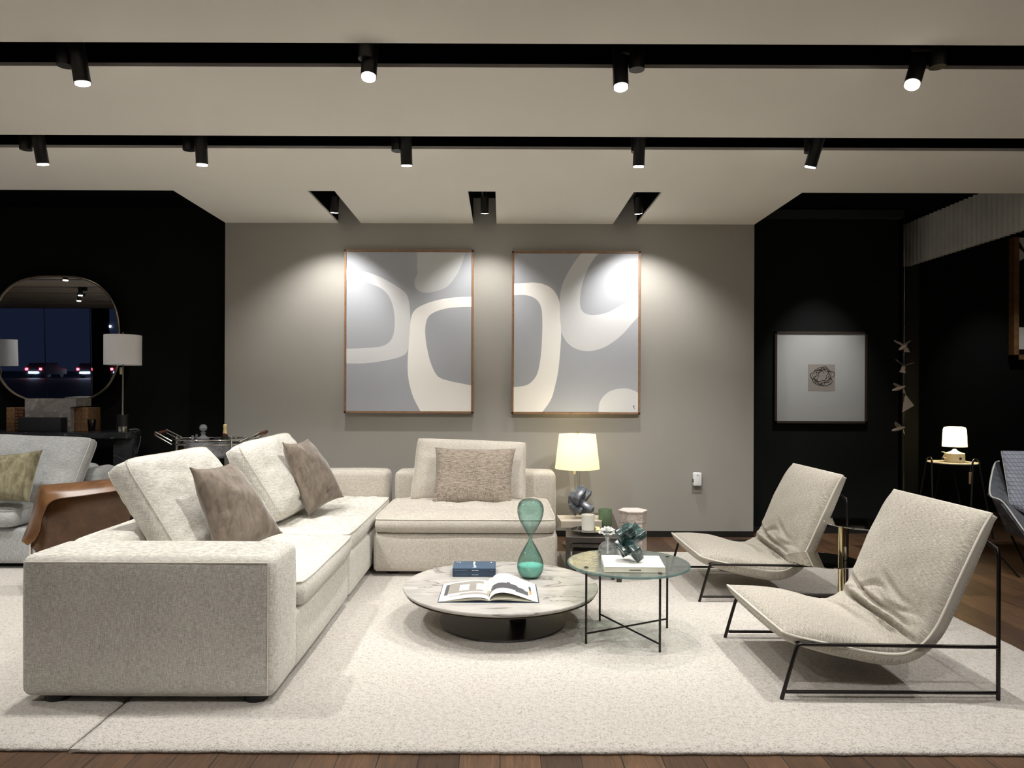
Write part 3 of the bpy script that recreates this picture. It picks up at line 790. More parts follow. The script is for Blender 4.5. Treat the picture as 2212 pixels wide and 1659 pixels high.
# open magazine
t = thing('magazine', (-.06, 3.98, ZT), 'open magazine with grey interior photos lying on the marble coffee table', 'magazine')
m0, m1, n0, n1 = P(948, 1303, 1540*(H-ZT)/453), None, None, None
X0, X1, YN, YF = -.337, .207, 3.81, 4.17; XS = -.062
bm = bm_new(); box(bm, (X0, YN, ZT), (X1, YF, ZT+.003), 0, .001); finish('cover', bm, 'navy_d', t)
def pageh(s, A): return A*(math.sin(min(1, s*1.0)**.42*PI)**1.0)
def leaf(xa, xb, A, up, mfn=None, name='page', dark=0, y0=YN+.003, y1=YF-.003, yw=0.0):
    bm = bm_new()
    def f(i, j):
        x = xa+(xb-xa)*i; h = A*math.sin((i**.55)*PI)**1.1+up*(1-i)
        return V((x, y0+(y1-y0)*j, ZT+.0035+h*(1+yw*(j-.3))))
    A1 = grid(bm, f, 40, 18, mfn=mfn)
    r = bmesh.ops.extrude_face_region(bm, geom=bm.faces[:])
    for v in r['geom']:
        if isinstance(v, bmesh.types.BMVert): v.co.z -= .0008
    return bm
for k in range(5):
    bm = leaf(XS, X0+.006+k*.010, .014-.002*k, .004, None); finish('page', bm, 'cream_paper', t, auto=60)
    bm = leaf(XS, X1-.006-k*.004, .016-.0022*k, .004, None); finish('page', bm, 'cream_paper', t, auto=60)
def mL(i, j):
    if j < .16 or i > .93 or j > .95: return 0
    if i > .84: return 2 if .3 < j < .9 else 0
    if j < .24+.06*math.sin(i*5): return 1
    if j < .34: return 0
    if .42 < i < .62 and .45 < j < .8: return 3
    if .1 < i < .28 and .45 < j < .8: return 0
    if i < .12: return 4
    return 1
bm = leaf(XS, X0+.004, .020, .006, mL); finish('page', bm, ['white_paper', 'mag_mid', 'mag_dark', 'mag_pale', 'mag_cream'], t, auto=60)
def mR(i, j):
    if i > .93 or j < .06: return 0
    if .85 < i < .90 and .3 < j < .75: return 1 if j > .5 else 4
    if i < .82 and .25+.0*i < j+.1*i < .58-.28*abs(i-.42): return 1
    if j > .62 and i < .45: return 2 if j < .93 else 0
    if .5 < i < .84 and .6 < j < .85: return 2
    return 0
bm = leaf(XS, X1-.010, .052, .004, mR, yw=.25); finish('raised_page', bm, ['white_paper', 'mag_dark', 'mag_pale', 'mag_mid', 'gold_print'], t, auto=60)
bm = bm_new(); pts = smooth_curve([(XS+.004, YF-.01, ZT+.028), (XS-.004, YF-.15, ZT+.030), (XS, YN+.1, ZT+.026)], 8); tube(bm, pts, [.012]*len(pts), 10); finish('curled_leaf', bm, 'mag_cream', t, auto=80)

# ------------------------------------------------------------------ glass side table
t = thing('side_table', (.70, 3.917, .022), 'round rippled-glass side table with thin bronze crossed legs', 'side table')
gc = V((.70, 3.917, 0)); ZG = .427
bm = bm_new(); lathe(bm, [(.0001, .4145), (.326, .4145), ], gc, 96); 
def gtop(i, j):
    r = .326*math.sqrt(max(1e-6, i)) if False else .326*i; th = 2*PI*j
    x, y = r*math.cos(th), r*math.sin(th)
    return gc+V((x, y, ZG-.0005+.0016*nz((x*26, y*60, 0), 1)+.0006*nz((x*60, y*120, 3), 1)))
grid(bm, lambda i, j: gtop(max(i, .001), j), 40, 120)
finish('glass_top', bm, 'ripple_glass', t, auto=80)
bm = bm_new(); lathe(bm, [(.326, .4145), (.331, .4165), (.333, .421), (.331, .4255), (.326, ZG)], gc, 96); finish('glass_edge', bm, 'glass_edge', t, auto=80)
lg = [V((-.245, -.127, 0)), V((.12, -.25, 0)), V((-.12, .25, 0)), V((.245, .128, 0))]
for l in lg:
    p = gc+l
    bm = bm_new(); cyl(bm, p+V((0, 0, .0225)), p+V((0, 0, .413)), .006, n=14); finish('leg', bm, 'bronze', t)
    bm = bm_new(); cyl(bm, p+V((0, 0, ZG+.0015)), p+V((0, 0, ZG+.003)), .012, n=20); finish('cap', bm, 'bronze', t)
for a, b, z in ((0, 3, .075), (1, 2, .063)):
    bm = bm_new(); cyl(bm, gc+lg[a]+V((0, 0, z)), gc+lg[b]+V((0, 0, z)), .005, n=12); finish('stretcher', bm, 'bronze', t)
# white book
zb = ZG+.002
bm = bm_new()
bp = [G(1306, 1225, zb+.026), G(1437, 1226, zb+.026), G(1423, 1201, zb+.026), G(1299, 1199.5, zb+.026)]
bp = [V((p.x, p.y, zb)) for p in bp]
prism(bm, bp, (0, 0, .0265)); o = tag(finish('book', bm, 'cream_paper'), 'thick white book lying on the rippled-glass side table', 'book')
bm = bm_new(); prism(bm, [p+V((0, 0, .0235)) for p in bp], (0, 0, .0035)); finish('cover', bm, 'white_paper', o, smooth=False)
bm = bm_new()
ux = (bp[1]-bp[0]).normalized()
for i in range(11):
    a = bp[0]+ux*(.128+i*.0055); box(bm, (a.x, a.y-.0016, zb+.009), (a.x+.0038, a.y+.0002, zb+.0135))
finish('spine_lettering', bm, 'ink', o)
# stone puzzle knots
def make_knot(loc, mats, label, s, rot, kind):
    t = bm_new(); k = s/.17
    mt = Matrix.Rotation(rot[2], 4, 'Z') @ Matrix.Rotation(rot[1], 4, 'Y') @ Matrix.Rotation(rot[0], 4, 'X')
    L, Wd, T_ = .084*k, .047*k, .023*k
    for ax, off in ((0, .014), (1, -.012), (2, .010)):
        for sg in (-1, 1):
            h = [0, 0, 0]; h[ax] = L*.5+off*k*sg; h[(ax+1) % 3] = Wd; h[(ax+2) % 3] = T_
            c_ = [0, 0, 0]; c_[ax] = sg*h[ax]; c_[(ax+1) % 3] = sg*.012*k
            box(t, [c_[i]-h[i] for i in range(3)], [c_[i]+h[i] for i in range(3)], 0, .005*k, 3, mt)
    zmin = min(v.co.z for v in t.verts)
    for v in t.verts: v.co += V(loc)-V((0, 0, zmin-.001))
    o = tag(finish('stone_knot', t, mats), label, 'sculpture'); return o
make_knot(P(1362, 1180, 3.84)*V((1, 1, 0)) if False else V((.675, 3.83, zb+.0275)), ['green_stone'], 'dark green marble interlocking block sculpture on the white book', .17, (R(28), R(-32), R(14)), 0)
# crystal diffuser with white flower
fc = V((.612, 4.085, ZG+.002))
t = thing('flower_diffuser', fc, 'clear glass diffuser with white porcelain flower on the rippled-glass table', 'diffuser')
bm = bm_new(); lathe(bm, [(.0001, 0), (.046, 0), (.052, .006), (.053, .03), (.049, .048), (.034, .066), (.018, .075), (.014, .082), (.014, .098), (.019, .108), (.027, .114), (.028, .117), (.02, .115), (.012, .104)], fc, 48); finish('bottle', bm, 'bottle_glass', t, auto=60)
bm = bm_new(); cyl(bm, fc+V((0, 0, .006)), fc+V((0, 0, .125)), .005, n=10); finish('stem', bm, 'felt', t)
bm = bm_new()
for ring_, (nr, rr, el, sz) in enumerate(((9, .034, .05, .036), (8, .024, .45, .031), (6, .013, .9, .024))):
    for i in range(nr):
        a = 2*PI*i/nr+ring_*.35
        def pf(u, v, a=a, rr=rr, el=el, sz=sz):
            uu, vv = (u-.5)*2, v
            wdt = sz*math.sin((.18+.82*vv)*PI*.82)**.7*(1+.06*math.cos(uu*9))
            rad = rr*.25+vv*sz*1.25*math.cos(el*vv); zz = vv*sz*1.1*math.sin(el)+.006*(uu*uu)-.004*vv
            x, y = rad, uu*wdt*.62
            return fc+V((x*math.cos(a)-y*math.sin(a), x*math.sin(a)+y*math.cos(a), .126+ring_*.006+zz))
        grid(bm, pf, 6, 6)
bmesh.ops.solidify(bm, geom=bm.faces[:], thickness=.003)
finish('flower', bm, 'felt', t, auto=80)

# ------------------------------------------------------------------ dark end table beside the sofa and its things
e0 = V((.46, 5.06, 0)); er = R(-5.5)
def ET(x, y, z): # local table coordinates
    return e0+V((x*math.cos(er)-y*math.sin(er), x*math.sin(er)+y*math.cos(er), z))
EM = Matrix.Translation(e0) @ Matrix.Rotation(er, 4, 'Z')
t = thing('end_table', ET(.2, .5, .022), 'low dark brown wooden end table beside the right end of the sofa', 'end table')
ZE = .335
bm = bm_new(); box(bm, (0, 0, ZE-.04), (.395, 1.05, ZE), 0, .003, 1, EM); finish('tabletop', bm, 'dark_wood', t)
for x in (.0, .36):
    for y in (.0, 1.015):
        bm = bm_new(); box(bm, (x, y, .0225), (x+.035, y+.035, ZE-.04), 0, .002, 1, EM); finish('leg', bm, 'dark_wood', t)
bm = bm_new(); box(bm, (.035, .005, ZE-.075), (.36, .03, ZE-.05), 0, .002, 1, EM); finish('rail', bm, 'dark_wood', t)
t2 = thing('nesting_table', ET(.22, .3, .022), 'smaller dark nesting table tucked under the brown end table', 'end table')
bm = bm_new(); box(bm, (.05, .06, .2), (.35, .8, .225), 0, .003, 1, EM); finish('tabletop', bm, 'dark_wood', t2)
for x in (.05, .325):
    for y in (.06, .775):
        bm = bm_new(); box(bm, (x, y, .0225), (x+.025, y+.025, .2), 0, .002, 1, EM); finish('leg', bm, 'dark_wood', t2)
# beige book
zz = ZE+.001
bm = bm_new()
bp = [G(1209, 1127, zz+.045), G(1300, 1127, zz+.045), G(1299, 1114, zz+.045), G(1203, 1114, zz+.045)]
bp = [V((p.x, p.y, zz)) for p in bp]; bp[0].x += .01
prism(bm, bp, (0, 0, .045)); o = tag(finish('book', bm, plain('beige_book', lin(186, 174, 158), .6)), 'thick beige book at the back of the dark end table', 'book')
bm = bm_new(); prism(bm, [p+V((0, 0, .0455)) for p in bp], (0, 0, .003)); finish('cover', bm, plain('beige_cover', lin(206, 194, 178), .6), o, smooth=False)
kc = (bp[0]+bp[1]+bp[2]+bp[3])/4
make_knot(V((kc.x-.02, kc.y, zz+.049)), ['slate_stone'], 'slate-grey marble interlocking block sculpture on the beige book', .21, (R(35), R(-40), R(40)), 1)
# candles
def candle(c, r, h, glass, wax, label):
    t = thing('candle', c, label, 'candle')
    bm = bm_new(); lathe(bm, [(.0001, 0), (r*.92, 0), (r*.97, .006), (r, h), (r*.95, h), (r*.92, h*.74)], c, 40); finish('glass', bm, glass, t, auto=60)
    bm = bm_new(); lathe(bm, [(.0001, .004), (r*.88, .004), (r*.91, h*.72), (.0001, h*.73)], c, 40); finish('wax', bm, wax, t, auto=60)
tc = G(1271, 1146, ZE+.018); tc = V((tc.x, tc.y, ZE+.0012))
t = thing('tray', tc, 'small silver footed tray under the white candle on the end table', 'tray')
bm = bm_new(); lathe(bm, [(.0001, .014), (.10, .014), (.125, .022), (.13, .026), (.126, .0262), (.10, .017), (.0001, .017)], tc, 56)
finish('dish', bm, 'tray_metal', t, auto=60)
for a in (.5, 2.2, 3.9, 5.4):
    p = tc+V((.11*math.cos(a), .11*math.sin(a), 0)); bm = bm_new(); tube(bm, [p, p+V((0, 0, .02)), p+V((.012*math.cos(a), .012*math.sin(a), .035))], .003, 8); finish('leg', bm, 'tray_metal', t)
candle(tc+V((0.0, .02, .018)), .048, .112, 'frosted', 'wax', 'white frosted-glass candle on the silver tray')
gcn = G(1313, 1143, ZE+.002)
candle(V((gcn.x, gcn.y+.14, ZE+.001)), .052, .128, 'green_glass', plain('green_wax', lin(138, 152, 124), .5), 'green glass candle on the end table, right of the white candle')
# glass column lamp, lit
lx, ly = P(1247, 1000, 6.35).x, 6.35
t = thing('table_lamp', (lx, ly, .0), 'lit cream-shade lamp with a clear glass column beside the sofa', 'lamp')
lz = P(1248, 1075, 6.35).z
bm = bm_new(); cyl(bm, (lx, ly, .0), (lx, ly, .02), .13, n=40); cyl(bm, (lx, ly, .02), (lx, ly, .30), .012, n=12); finish('base', bm, 'nickel', t)
zs = P(1248, 1012, 6.35).z; zt_ = P(1248, 938, 6.35).z
bm = bm_new(); cyl(bm, (lx, ly, .30), (lx, ly, zs+.01), .024, n=28); finish('glass_column', bm, 'clear_glass', t)
bm = bm_new(); cyl(bm, (lx, ly, .30), (lx, ly, zs+.01), .004, n=10); finish('rod', bm, 'nickel', t)
bm = bm_new(); box(bm, (lx-.035, ly-.02, zs-.05), (lx-.015, ly+.0, zs+.02), 0, .004); finish('switch', bm, 'ceramic', t)
bm = bm_new(); lathe(bm, [(.198, zs), (.163, zt_), (.160, zt_), (.195, zs)], (lx, ly, 0), 64); finish('lamp_shade', bm, 'shade_on', t, auto=60)
bm = bm_new(); cyl(bm, (lx, ly, zs+.03), (lx, ly, zt_+.02), .004, n=8); cyl(bm, (lx, ly, zt_+.005), (lx, ly, zt_+.022), .013, n=14)
for a in (0, 2.1, 4.2): cyl(bm, (lx, ly, zt_-.01), (lx+.16*math.cos(a), ly+.16*math.sin(a), zt_-.005), .002, n=6)
finish('finial', bm, 'nickel', t)
bm = bm_new(); bmesh.ops.create_uvsphere(bm, u_segments=16, v_segments=10, radius=.028)
for v in bm.verts: v.co += V((lx, ly, (zs+zt_)/2))
finish('bulb', bm, emit('bulb_glow', (1, .85, .55), 8), t)
def plight(parent, loc, e, col, r=.04):
    ld = bpy.data.lights.new('bulb_light', 'POINT'); ld.energy = e; ld.color = col; ld.shadow_soft_size = r
    lo = bpy.data.objects.new('bulb_light', ld); C.objects.link(lo); lo.parent = parent; lo.location = V(loc)-world_of(parent)
plight(t, (lx, ly, (zs+zt_)/2+.06), 4, (1, .88, .66))
# hexagonal stone pedestal
hx, hy = .985, 5.32
bm = bm_new()
def hexa(z0, z1, r, mi=0):
    prism(bm, [(hx+r*math.cos(PI/3*i), hy+r*math.sin(PI/3*i), z0) for i in range(6)], (0, 0, z1-z0), mi)
hexa(.001, .395, .103); hexa(.398, .478, .104)
o = tag(finish('hexagonal_stool', bm, 'pink_stone', smooth=False), 'hexagonal pink stone pedestal box with pale lid behind the glass table', 'stool')
bm = bm_new(); hexa(.4785, .486, .109); finish('lid', bm, 'pink_lid', o, smooth=False)

# ------------------------------------------------------------------ sling lounge chairs
def make_sling(y0, y1, x0, label):
    t = thing('sling_chair', (x0+1.7, (y0+y1)/2, .022), label, 'armchair', 'sling lounge chairs facing left')
    r = .0085
    zf = .022
    for y in (y0, y1):
        bm = bm_new(); tube(bm, smooth_curve([(x0+1.226, y, zf+.001), (x0+1.262, y, .15), (x0+1.292, y, .248), (x0+1.31, y, .262), (x0+1.33, y, .262)], 5), r, 12)
        finish('front_leg', bm, 'bronze', t)
        bm = bm_new(); tube(bm, [(x0+1.31, y, .262), (x0+2.17, y, .252)], r, 12); finish('seat_rail', bm, 'bronze', t)
        bm = bm_new(); tube(bm, [(x0+1.245, y, .055), (x0+2.165, y, .053)], r*.9, 12); finish('floor_rail', bm, 'bronze', t)
    bm = bm_new()
    pts = [V((x0+2.17, y0, zf+.001)), V((x0+2.17, y0, .35)), V((x0+2.17, y0, .64)), V((x0+2.168, y0+.008, .68)), V((x0+2.15, y0+.04, .70)),
           V((x0+2.135, y0+.08, .705)), V((x0+2.135, y1-.08, .705)), V((x0+2.15, y1-.04, .70)), V((x0+2.168, y1-.008, .68)), V((x0+2.17, y1, .64)), V((x0+2.17, y1, .35)), V((x0+2.17, y1, zf+.001))]
    tube(bm, pts, r, 12); finish('back_frame', bm, 'bronze', t)
    bm = bm_new(); tube(bm, [(x0+1.31, y0, .262), (x0+1.30, y0+.02, .262), (x0+1.30, y1-.02, .262), (x0+1.31, y1, .262)], r, 12); finish('front_bar', bm, 'bronze', t)
    prof = [(1.235, .305), (1.30, .285), (1.40, .262), (1.50, .240), (1.60, .222), (1.70, .208), (1.78, .212), (1.85, .248), (1.91, .315), (1.955, .40), (2.00, .50), (2.045, .60), (2.085, .69), (2.125, .775), (2.155, .825)]
    cv = smooth_curve([V((a, 0, b)) for a, b in prof], 8)
    L = [0]
    for a, b in zip(cv[:-1], cv[1:]): L.append(L[-1]+(b-a).length)
    LT = L[-1]
    def at(s):
        d = s*LT
        for k in range(len(L)-1):
            if L[k+1] >= d-1e-9:
                f = (d-L[k])/max(1e-9, L[k+1]-L[k]); p = cv[k].lerp(cv[k+1], f)
                a, b = cv[max(0, k-2)], cv[min(len(cv)-1, k+3)]; tg = (b-a).normalized()
                return p, V((-tg.z, 0, tg.x))
        return cv[-1], V((-1, 0, 0))
    sb = .50
    def fn(side):
        def f(i, j):
            s = i; p, n = at(s)
            v = 2*j-1; u = 2*i-1
            th = (1-abs(v)**3.4)**.5*(1-abs(u)**6)**.5
            T = .070*th+.006+.010*max(0, min(1, (s-.3)/.25))
            sag = -.02*(1-v*v)*math.exp(-((s-.45)/.25)**2)
            w_ = 0
            if side > 0:
                T *= 1.0+.25*math.exp(-((s-.2)/.14)**2)+.15*math.exp(-((s-.75)/.16)**2)
                for (sc, wd, dp, k1, k2, va, vb) in ((.50, .012, .030, .02, .0, -1, 1), (.455, .010, .012, -.03, .02, -.9, .2), (.545, .012, .016, .05, .01, -.7, .9),
                                                     (.60, .014, .009, .06, .03, -.9, -.1), (.41, .012, .010, -.05, .02, -.3, .9), (.565, .010, .010, .02, -.05, .1, .9), (.645, .016, .006, .05, .02, -.8, 0), (.37, .014, .005, -.04, .0, -.8, .1)):
                    c_ = sc+k1*v+k2*math.sin(v*4+sc*30)
                    gate = 1/(1+math.exp(-(v-va)*9))*1/(1+math.exp((v-vb)*9))
                    w_ -= 2.1*dp*math.exp(-((s-c_)/wd)**2)*gate*th
                    w_ += dp*.35*math.exp(-((s-c_-wd*1.8)/wd)**2)*gate*th
                w_ += .007*nz((s*5, v*1.2, 1), 2.4)*th+.0035*math.sin(s*70+v*3+3*nz((s, v, 0), 2))*math.exp(-((s-.52)/.16)**2)*th
            q = p+n*side*(T+sag*side+w_)
            yy = (y0+y1)/2+v*(y1-y0)/2*(.985-.02*(1-u*u))
            return V((x0+q.x, yy, q.z))
        return f
    bm = bm_new(); NU, NV = 150, 44
    uvf = lambda i, j: (i*LT, j*.78)
    A = grid(bm, fn(1), NU, NV, uvfn=uvf); B = grid(bm, fn(-1), NU, NV, uvfn=uvf)
    def ring(g): return [g[i][0] for i in range(NU)]+[g[NU][j] for j in range(NV)]+[g[NU-i][NV] for i in range(NU)]+[g[0][NV-j] for j in range(NV)]
    ra, rb = ring(A), ring(B)
    for i in range(len(ra)):
        j = (i+1) % len(ra); bm.faces.new((ra[i], ra[j], rb[j], rb[i]))
    rim = [a.co*.9+b.co*.1 for a, b in zip(ra, rb)]
    cu = finish('sling_cushion', bm, 'chairfab', t, auto=80)
    bm = bm_new(); tube(bm, rim, .0055, 8, closed=True); finish('piping', bm, 'pip', cu)
    # leather sling strap under the seat
    bm = bm_new()
    def sl(i, j):
        p, n = at(.16+i*.36); return V((x0+p.x, (y0+y1)/2+(j-.5)*(y1-y0)*.5, p.z))-V((n.x, 0, n.z))*.081
    grid(bm, sl, 30, 4); bmesh.ops.solidify(bm, geom=bm.faces[:], thickness=.003)
    finish('support_sling', bm, 'black', t)
    return t
ch = make_sling(3.107, 3.893, 0, 'oatmeal ribbed sling lounge chair on thin black frame, the nearer of two')
dup(ch, ch.location+V((.045, 1.452, 0)), 'oatmeal ribbed sling lounge chair on thin black frame, the farther of two')

# two-tier mirror side table
t = thing('mirror_side_table', (2.075, 4.34, .022), 'brass pole side table with two round mirror discs between the sling chairs', 'side table')
bm = bm_new(); cyl(bm, (2.075, 4.34, .03), (2.075, 4.34, .566), .021, n=32); finish('pole', bm, 'gold', t)
bm = bm_new(); cyl(bm, (2.075, 4.34, .0225), (2.075, 4.34, .032), .14, n=48); finish('base', bm, 'gold', t)
for (x, z, nm) in ((1.955, .347, 0), (2.195, .569, 1)):
    bm = bm_new(); lathe(bm, [(.0001, z-.006), (.209, z-.006), (.213, z-.003), (.211, z), (.0001, z+.0002)], (x, 4.335, 0), 72)
    o = finish('mirror_disc', bm, 'mirror_disc', t, auto=50)
bm = bm_new(); cyl(bm, (2.09, 4.318, .35), (2.09, 4.318, .43), .008, n=12); finish('clasp', bm, 'nickel', t)

# ------------------------------------------------------------------ paintings
def painting(x0, x1, ztop, zbot, shapes, label, sign=None):
    yb = 6.748; yf = 6.70
    t = thing('painting', ((x0+x1)/2, yb, zbot), label, 'painting', 'abstract paintings on the grey wall')
    fw = .017
    bm = bm_new()
    for a, b in (((x0, zbot), (x1, zbot+fw)), ((x0, ztop-fw), (x1, ztop)), ((x0, zbot), (x0+fw, ztop)), ((x1-fw, zbot), (x1, ztop))):
        box(bm, (a[0], yf, a[1]), (b[0], yb, b[1]), 0, .001, 1)
    finish('frame', bm, 'walnut', t)
    bm = bm_new(); yc = yf+.008
    X0, X1, Z0, Z1 = x0+fw+.002, x1-fw-.002, zbot+fw+.002, ztop-fw-.002
    box(bm, (X0, yc, Z0), (X1, yc+.025, Z1), 0)
    for k, (mi, pts, hole) in enumerate(shapes):
        # pts in unit canvas coordinates (u right, v down); layered paint films
        yy = yc-.0004*(k+1)
        f = lambda p: V((X0+(X1-X0)*min(1, max(0, p[0])), yy, Z1-(Z1-Z0)*min(1, max(0, p[1]))))
        prism(bm, [f(p) for p in pts], (0, .0004*(k+1)+.0002, 0), mi)
    finish('canvas', bm, ['art_bg', 'art_mid', 'art_dim', 'art_white', 'ink'], t, smooth=False)
def sc(pts, n=6): return [(p.x, p.y) for p in smooth_curve([V((a, b, 0)) for a, b in pts], n)]
def band(outer, inner): return outer+inner[::-1]
# coordinates from crop: canvas1 x 103..950, y 85..1180 ; canvas2 x 1250..2100, y 90..1185
def n1(l): return [((a-100)/851, (b-84)/1096) for a, b in l]
def n2(l): return [((a-1250)/851, (b-90)/1095) for a, b in l]
L_ring = band(sc(n1([(90, 193), (200, 215), (300, 245), (400, 295), (490, 355), (522, 410), (535, 520), (530, 640), (518, 760), (470, 805), (350, 835), (220, 852), (90, 852)])),
              sc(n1([(90, 277), (180, 283), (270, 305), (350, 345), (400, 410), (425, 500), (428, 600), (415, 670), (380, 715), (320, 738), (200, 748), (90, 752)])))
L_blob = sc(n1([(582, 76), (580, 180), (583, 230), (566, 275), (566, 315), (590, 350), (640, 364), (710, 353), (780, 325), (830, 270), (875, 190), (912, 76)]))
L_c = band(sc(n1([(960, 390), (850, 395), (740, 410), (640, 440), (570, 480), (540, 540), (530, 650), (521, 780), (519, 900), (530, 990), (560, 1090), (612, 1190)]))+n1([(960, 1190)]),
           sc(n1([(960, 460), (870, 463), (780, 473), (700, 498), (655, 535), (638, 600), (640, 680), (655, 770), (680, 860), (725, 940), (800, 970), (870, 985), (960, 1002)])))
R_d = band(sc(n2([(1240, 300), (1320, 295), (1400, 293), (1470, 310), (1525, 350), (1560, 420), (1566, 520), (1574, 640), (1568, 760), (1555, 900), (1535, 1000), (1505, 1100), (1440, 1195)]))+n2([(1240, 1195)]),
           sc(n2([(1240, 382), (1300, 378), (1360, 386), (1410, 415), (1438, 470), (1445, 560), (1443, 680), (1435, 800), (1415, 910), (1380, 970), (1330, 1003), (1240, 1015)])))
R_loop = band(sc(n2([(1715, 80), (1650, 170), (1600, 260), (1572, 340), (1562, 440), (1570, 560), (1578, 640), (1620, 710), (1680, 750), (1760, 765), (1850, 745), (1930, 700), (2000, 640), (2060, 570), (2110, 515)])),
              sc(n2([(1835, 80), (1780, 150), (1740, 230), (1715, 310), (1702, 400), (1708, 470), (1740, 505), (1800, 515), (1880, 500), (1950, 465), (2030, 415), (2110, 350)])))
R_blob = sc(n2([(1832, 1195), (1835, 1130), (1865, 1075), (1920, 1035), (2000, 1020), (2060, 1030), (2110, 1055)]))+n2([(2110, 1195)])
R_sign = n2([(2068, 1135), (2076, 1140), (2074, 1150), (2080, 1168), (2070, 1152)])
pL0, pL1 = P(745, 540, 6.72), P(1022, 893, 6.72)
pR0, pR1 = P(1106, 543, 6.72), P(1382, 895, 6.72)
painting(pL0.x, pL1.x, pL0.z, pL1.z, [(1, L_ring, 0), (2, L_blob, 0), (3, L_c, 0)], 'large abstract painting with a white C shape, left of the pair on the grey wall')
painting(pR0.x, pR1.x, pR0.z, pR1.z, [(1, R_loop, 0), (3, R_d, 0), (1, R_blob, 0), (4, R_sign, 0)], 'large abstract painting with a white D shape, right of the pair on the grey wall')

# small framed drawing on the black wall
a, b = P(1674, 716, 6.92), P(1873, 915, 6.92)
t = thing('framed_drawing', ((a.x+b.x)/2, 6.948, b.z), 'square framed line drawing with wide pale mat on the black wall', 'picture')
bm = bm_new(); fw = .022
for p, q in (((a.x, b.z), (b.x, b.z+fw)), ((a.x, a.z-fw), (b.x, a.z)), ((a.x, b.z), (a.x+fw, a.z)), ((b.x-fw, b.z), (b.x, a.z))):
    box(bm, (p[0], 6.915, p[1]), (q[0], 6.948, q[1]), 0, .001, 1)
finish('frame', bm, plain('dark_walnut_frame', lin(48, 40, 34), .5), t)
bm = bm_new(); box(bm, (a.x+fw, 6.925, b.z+fw), (b.x-fw, 6.935, a.z-fw)); finish('mat', bm, 'mat_board', t, smooth=False)
bm = bm_new(); box(bm, (a.x+fw, 6.9185, b.z+fw), (b.x-fw, 6.9195, a.z-fw)); finish('glazing', bm, 'picture_glass', t, smooth=False)
p, q = P(1746, 787, 6.92), P(1804, 845, 6.92)
bm = bm_new(); box(bm, (p.x, 6.9235, q.z), (q.x, 6.925, p.z), 0)
cx, cz, hw = (p.x+q.x)/2, (p.z+q.z)/2, (q.x-p.x)/2
rnd = random.Random(5)
for k in range(7):
    ph = rnd.random()*6; e = rnd.uniform(.35, .8); pts = []
    ox, oz = rnd.uniform(-.15, .15)*hw, rnd.uniform(-.15, .15)*hw
    for i in range(26):
        th = i/25*rnd.choice([5.2, 5.2]) + ph
        rr = hw*e*(1+.22*math.sin(3*th+ph*2)+.12*math.sin(5*th+k))
        pts.append((cx+ox+rr*math.cos(th), 6.923, cz+oz+rr*.85*math.sin(th)))
    tube(bm, smooth_curve(pts, 3), .0022, 5, 1)
finish('drawing', bm, ['tan_paper', 'ink'], t)

# art at the right edge
a, b = P(2189, 497, 8.12), P(2262, 777, 8.12)
t = thing('framed_print', ((a.x+b.x)/2+.3, 8.19, b.z), 'tall brown-framed black and white print cut off by the right edge', 'picture')
bx1 = b.x+.5; bm = bm_new(); fw = .055
for p, q in (((a.x, b.z), (bx1, b.z+fw)), ((a.x, a.z-fw), (bx1, a.z)), ((a.x, b.z), (a.x+fw, a.z)), ((bx1-fw, b.z), (bx1, a.z))):
    box(bm, (p[0], 8.10, p[1]), (q[0], 8.19, q[1]), 0, .001, 1)
finish('frame', bm, plain('amber_wood_frame', lin(130, 96, 62), .5, var=.2, vs=20), t)
bm = bm_new(); box(bm, (a.x+fw, 8.14, b.z+fw), (bx1-fw, 8.15, a.z-fw), 0)
h_ = a.z-b.z
z0 = b.z
for (v0, v1) in ((.08, .25),):
    box(bm, (a.x+fw+.01, 8.135, z0+h_*v0), (bx1-fw, 8.141, z0+h_*v1), 1)
prism(bm, [V((a.x+fw, 8.136, z0+h_*.95)), V((a.x+.35, 8.136, z0+h_*.95)), V((a.x+.16, 8.136, z0+h_*.83))], (0, .004, 0), 1)
prism(bm, [V((a.x+fw, 8.136, z0+h_*.88)), V((a.x+fw+.12, 8.136, z0+h_*.8)), V((a.x+fw, 8.136, z0+h_*.75))], (0, .004, 0), 1)
finish('print', bm, ['black', 'white_paper'], t, smooth=False)

# wall outlet and plugged-in device
a, b = P(1495, 1024, 6.74), P(1516, 1065, 6.74)
bm = bm_new(); box(bm, (a.x, 6.742, b.z), (b.x, 6.749, a.z), 0, .002); tag(finish('wall_outlet', bm, plain('grey_outlet_plate', lin(150, 148, 140), .5)), 'grey outlet plate low on the grey wall at right', 'outlet')
a, b = P(1498, 1021, 6.70), P(1516, 1050, 6.70)
t = thing('plug_in_device', ((a.x+b.x)/2, 6.741, b.z), 'small white plug-in device on the grey wall outlet', 'air freshener')
bm = bm_new(); box(bm, (a.x, 6.695, b.z), (b.x, 6.741, a.z), 0, .01, 3); finish('body', bm, 'white_plastic', t)
bm = bm_new(); cyl(bm, ((a.x+b.x)/2, 6.696, a.z-.025), ((a.x+b.x)/2, 6.692, a.z-.025), .005, n=12); finish('sensor', bm, 'ink', t)
bm = bm_new(); box(bm, (a.x-.004, 6.70, b.z+.035), (a.x+.002, 6.72, b.z+.065)); finish('vent', bm, 'black', t)

